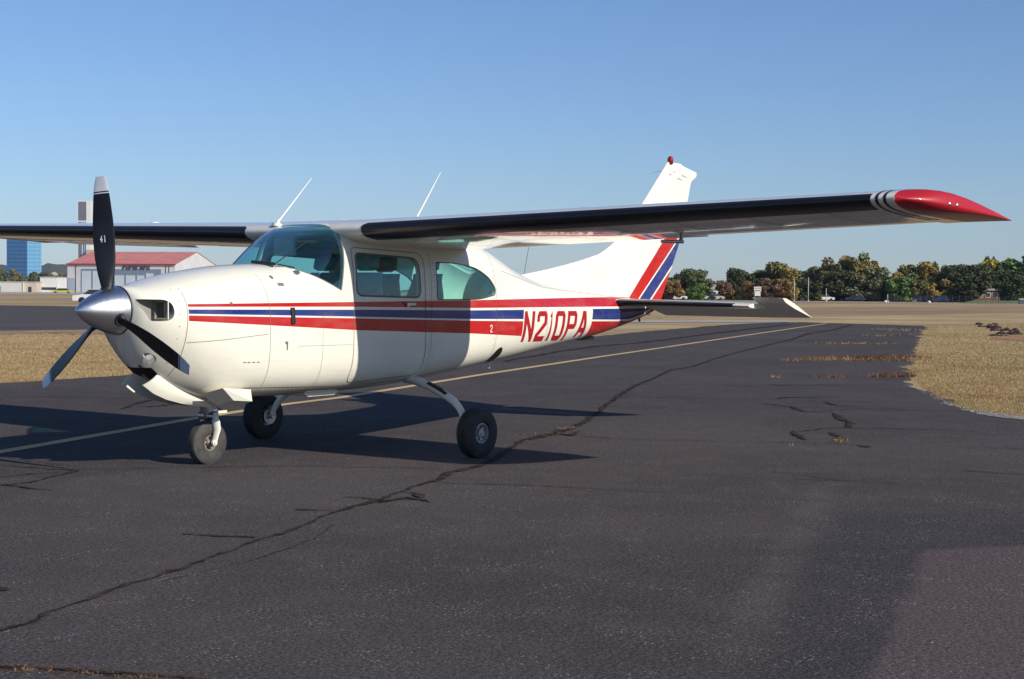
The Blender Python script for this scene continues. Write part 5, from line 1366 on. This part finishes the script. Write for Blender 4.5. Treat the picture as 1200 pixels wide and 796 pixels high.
# --- houses under the trees
M_brick = simple('red_brick_wall', (.20, .065, .045), .9, var=.3, sc=1.2); M_shing = simple('grey_shingle', (.33, .28, .24), .9, var=.25, sc=1.0); M_beige = simple('beige_wall', (.5, .42, .34), .8)
def house(px0, px1, D, hw_, hr, wallm, roofm, label, depth=9, wins=2):
    k = D/FPX; c = FAR(px0, D, -.03); w = (px1-px0)*k; e = empty('house', c); tag(e, label, 'house')
    mb = MB(); box_at(mb, c, HX, HY, w, depth, hw_); mb.build('wall', wallm, e)
    a = c+Vector((0, 0, hw_)); V = [a-HX*.5-HY*.5, a+HX*(w+.5)-HY*.5, a+HX*(w+.5)+HY*(depth+.5), a-HX*.5+HY*(depth+.5), a+HX*w*.12+HY*depth*.5+Vector((0, 0, hr)), a+HX*w*.88+HY*depth*.5+Vector((0, 0, hr))]
    mb = MB(); mb.add([tuple(v) for v in V], [(0, 1, 5, 4), (1, 2, 5), (2, 3, 4, 5), (3, 0, 4), (0, 1, 2, 3)]); mb.build('roof', roofm, e)
    for j in range(wins):
        mb = MB(); box_at(mb, c+HX*(w*(j+.6)/(wins+.4)-.6)-HY*.06, HX, HY, 1.2, .08, 1.1, 1.1); f = mb.build('window', M_pale, e)
        mb = MB(); box_at(mb, c+HX*(w*(j+.6)/(wins+.4)-.5)-HY*.09, HX, HY, 1.0, .02, .9, 1.2); mb.build('pane', M_win, f)
house(1102, 1124, 347, 2.4, 1.9, M_beige, M_shing, 'house with sunlit tan roof left of the pale oak trunk'); house(1139, 1152, 336, 2.7, 2.6, M_brick, M_shing, 'brick house with grey roof right of the pale oak trunk')
house(1152, 1171, 336, 2.6, 2.2, M_brick, M_shing, 'low brick house under the dark olive tree'); house(1171, 1184, 345, 2.5, .8, M_pale, M_pale, 'white garage right of the brick houses', 6, 1); house(1185, 1215, 350, 2.5, 1.6, M_brick, simple('rust_roof', (.22, .05, .04), .8), 'red house at the right picture edge')
house(1068, 1090, 345, 2.6, .7, simple('grey_shed_wall', (.14, .14, .17), .8), M_shing, 'long grey shed under the yellow brown trees', 6, 0); house(1012, 1026, 352, 2.0, .7, simple('dim_shed_wall', (.12, .11, .12), .8), M_shing, 'dim shed under the tall grey trees', 6, 0)
house(942, 952, 352, 2.2, 1.4, M_pale, M_pale, 'small white shed beside the flagpole', 5, 1); house(988, 999, 354, 1.9, .6, M_pale, M_shing, 'small pale shed left of the tallest tree', 5, 0); house(826, 842, 480, 2.8, 1.6, M_pale, M_shing, 'distant pale house in the gap of the treeline', 8, 2)
# --- sign, poles, fence, utility box
def far_sign():
    D = 330; k = D/FPX; c = FAR(883, D, 0); e = empty('airfield_sign', c+HX*4*k); tag(e, 'white board sign with a red line standing at the treeline', 'sign'); w = 8.4*k
    mb = MB(); box_at(mb, c, HX, HY, w, .15, 5.6*k, 11*k); mb.build('panel', M_pale, e)
    mb = MB(); box_at(mb, c+HX*.15+Vector((0, 0, 0)), HX, HY, w-.3, .14, 5.0*k, 5.8*k); mb.build('panel', M_pale, e)
    mb = MB(); box_at(mb, c-HY*.03+HX*.1, HX, HY, w-.2, .02, .16, 12.0*k); box_at(mb, c-HY*.03+HX*.1, HX, HY, w-.2, .02, .12, 14.6*k); mb.build('red_line', M_trim, e)
    for a in (.1, w-.25): mb = MB(); box_at(mb, c+HX*a+HY*.16, HX, HY, .12, .12, 16*k); mb.build('post', M_conc, e)
far_sign()
M_pole = simple('painted_pole', (.5, .5, .5), .5)
for px, D, top, lab in ((930, 335, 327.5, 'thin grey pole right of the russet bushes'), (946.5, 338, 326, 'white flagpole by the small white shed'), (967.5, 338, 338, 'short pale post right of the flagpole'), (1039.5, 300, 344.5, 'short white marker post on the grass at the dip of the treeline')):
    k = D/FPX; by = 342.9+(px-600)*math.tan(ROLL)+CAM.z*FPX/D; h = (by-top)*k; c = FAR(px, D, -.03); e = empty('pole', c); tag(e, lab, 'pole')
    mb = MB(); mb.tube([tuple(c), tuple(c+Vector((0, 0, h)))], [.10, .06], 8); mb.build('shaft', M_pole, e, smooth=True)
    mb = MB(); mb.lathe([(0, .28), (.25, .26), (.5, .16)] if h < 3 else [(0, .2), (.3, .2)], c, (0, 0, 1), 10); mb.build('footing', M_conc, e)
    if h > 3: mb = MB(); mb.lathe([(0, .1), (.1, .14), (.2, .02)], c+Vector((0, 0, h)), (0, 0, 1), 8); mb.build('finial', M_pole, e)
def fence():
    a = FAR(1040, 292, -.03); b = FAR(1240, 284, -.03); e = empty('chain_fence', a); tag(e, 'low dark wire fence between the dry grass and the lawn', 'fence'); n = 26; d = (b-a); u = d.normalized()
    for i in range(n+1):
        p = a+d*i/n; mb = MB(); mb.tube([tuple(p), tuple(p+Vector((0, 0, 1.3)))], .035, 6); mb.build('post', M_dark, e)
    for z in (.25, .6, .95, 1.28): mb = MB(); mb.tube([tuple(a+Vector((0, 0, z))), tuple(b+Vector((0, 0, z)))], .014, 4); mb.build('rail', M_dark, e)
fence()
c = FAR(1194, 288, -.03); e = empty('utility_box', c); tag(e, 'small dark utility box with pale lid near the right edge of the lawn', 'utility box')
mb = MB(); box_at(mb, c, HX, HY, .9, .8, .85); mb.build('cabinet', M_dark, e); mb = MB(); box_at(mb, c-HX*.06-HY*.06, HX, HY, 1.02, .92, .14, .852); mb.build('lid', M_pale, e)
for px, D, lab in ((1050, 300, 'small round pale marker left of the short white post'), (1088, 296, 'round white marker in the grass before the blue cars')):
    c = FAR(px-13 if px == 1050 else px, D, -.03); mb = MB(); mb.lathe([(0, .35), (.25, .33), (.42, .2), (.46, .01)], c, (0, 0, 1), 14); o = mb.build('field_marker', M_pale, None, smooth=True); tag(o, lab, 'marker')

# ---- pieces that only share a look become objects of their own
def split_loose(o):
    bm = bmesh.new(); bm.from_mesh(o.data); bmesh.ops.remove_doubles(bm, verts=bm.verts[:], dist=1e-5); bm.verts.ensure_lookup_table(); seen = set(); comps = []
    for v in bm.verts:
        if v.index in seen: continue
        st = [v]; seen.add(v.index); c = []
        while st:
            a = st.pop(); c.append(a.index)
            for e in a.link_edges:
                b = e.other_vert(a)
                if b.index not in seen: seen.add(b.index); st.append(b)
        comps.append(c)
    if len(comps) > 1:
        for c in comps:
            mp = {i: j for j, i in enumerate(c)}; F = [[mp[v.index] for v in f.verts] for f in bm.faces if f.verts[0].index in mp]
            me = bpy.data.meshes.new(o.name.split('.')[0]); me.from_pydata([tuple(bm.verts[i].co) for i in c], [], F); me.materials.append(o.data.materials[0])
            n = bpy.data.objects.new(o.name.split('.')[0], me); COL.objects.link(n); n.parent = o.parent; n.location = o.location
            for k in o.keys(): n[k] = o[k]
        bpy.data.objects.remove(o, do_unlink=True)
    bm.free()
for o in list(COL.objects):
    if o.type == 'MESH' and o.name.split('.')[0] in ('windshield_frame', 'navigation_light', 'panel_seam', 'underwing_seam', 'hub_hole', 'fin_scuff', 'whip_antenna', 'nose_gear_linkage', 'deice_rod', 'red_line', 'torque_link', 'downpipe', 'leading_edge'): split_loose(o)
# ---- haze
HZ = 1
if HZ:
    mb = MB(); mb.box(-4900, 6900, -4900, 6900, -1.0, 260); m = bpy.data.materials.new('haze'); m.use_nodes = True; t = m.node_tree; t.nodes.clear()
    o_ = t.nodes.new('ShaderNodeOutputMaterial'); v_ = t.nodes.new('ShaderNodeVolumePrincipled'); v_.inputs['Color'].default_value = (.70, .83, 1, 1); v_.inputs['Density'].default_value = .00005
    t.links.new(v_.outputs[0], o_.inputs['Volume']); o = mb.build('haze', m); o['kind'] = 'stuff'
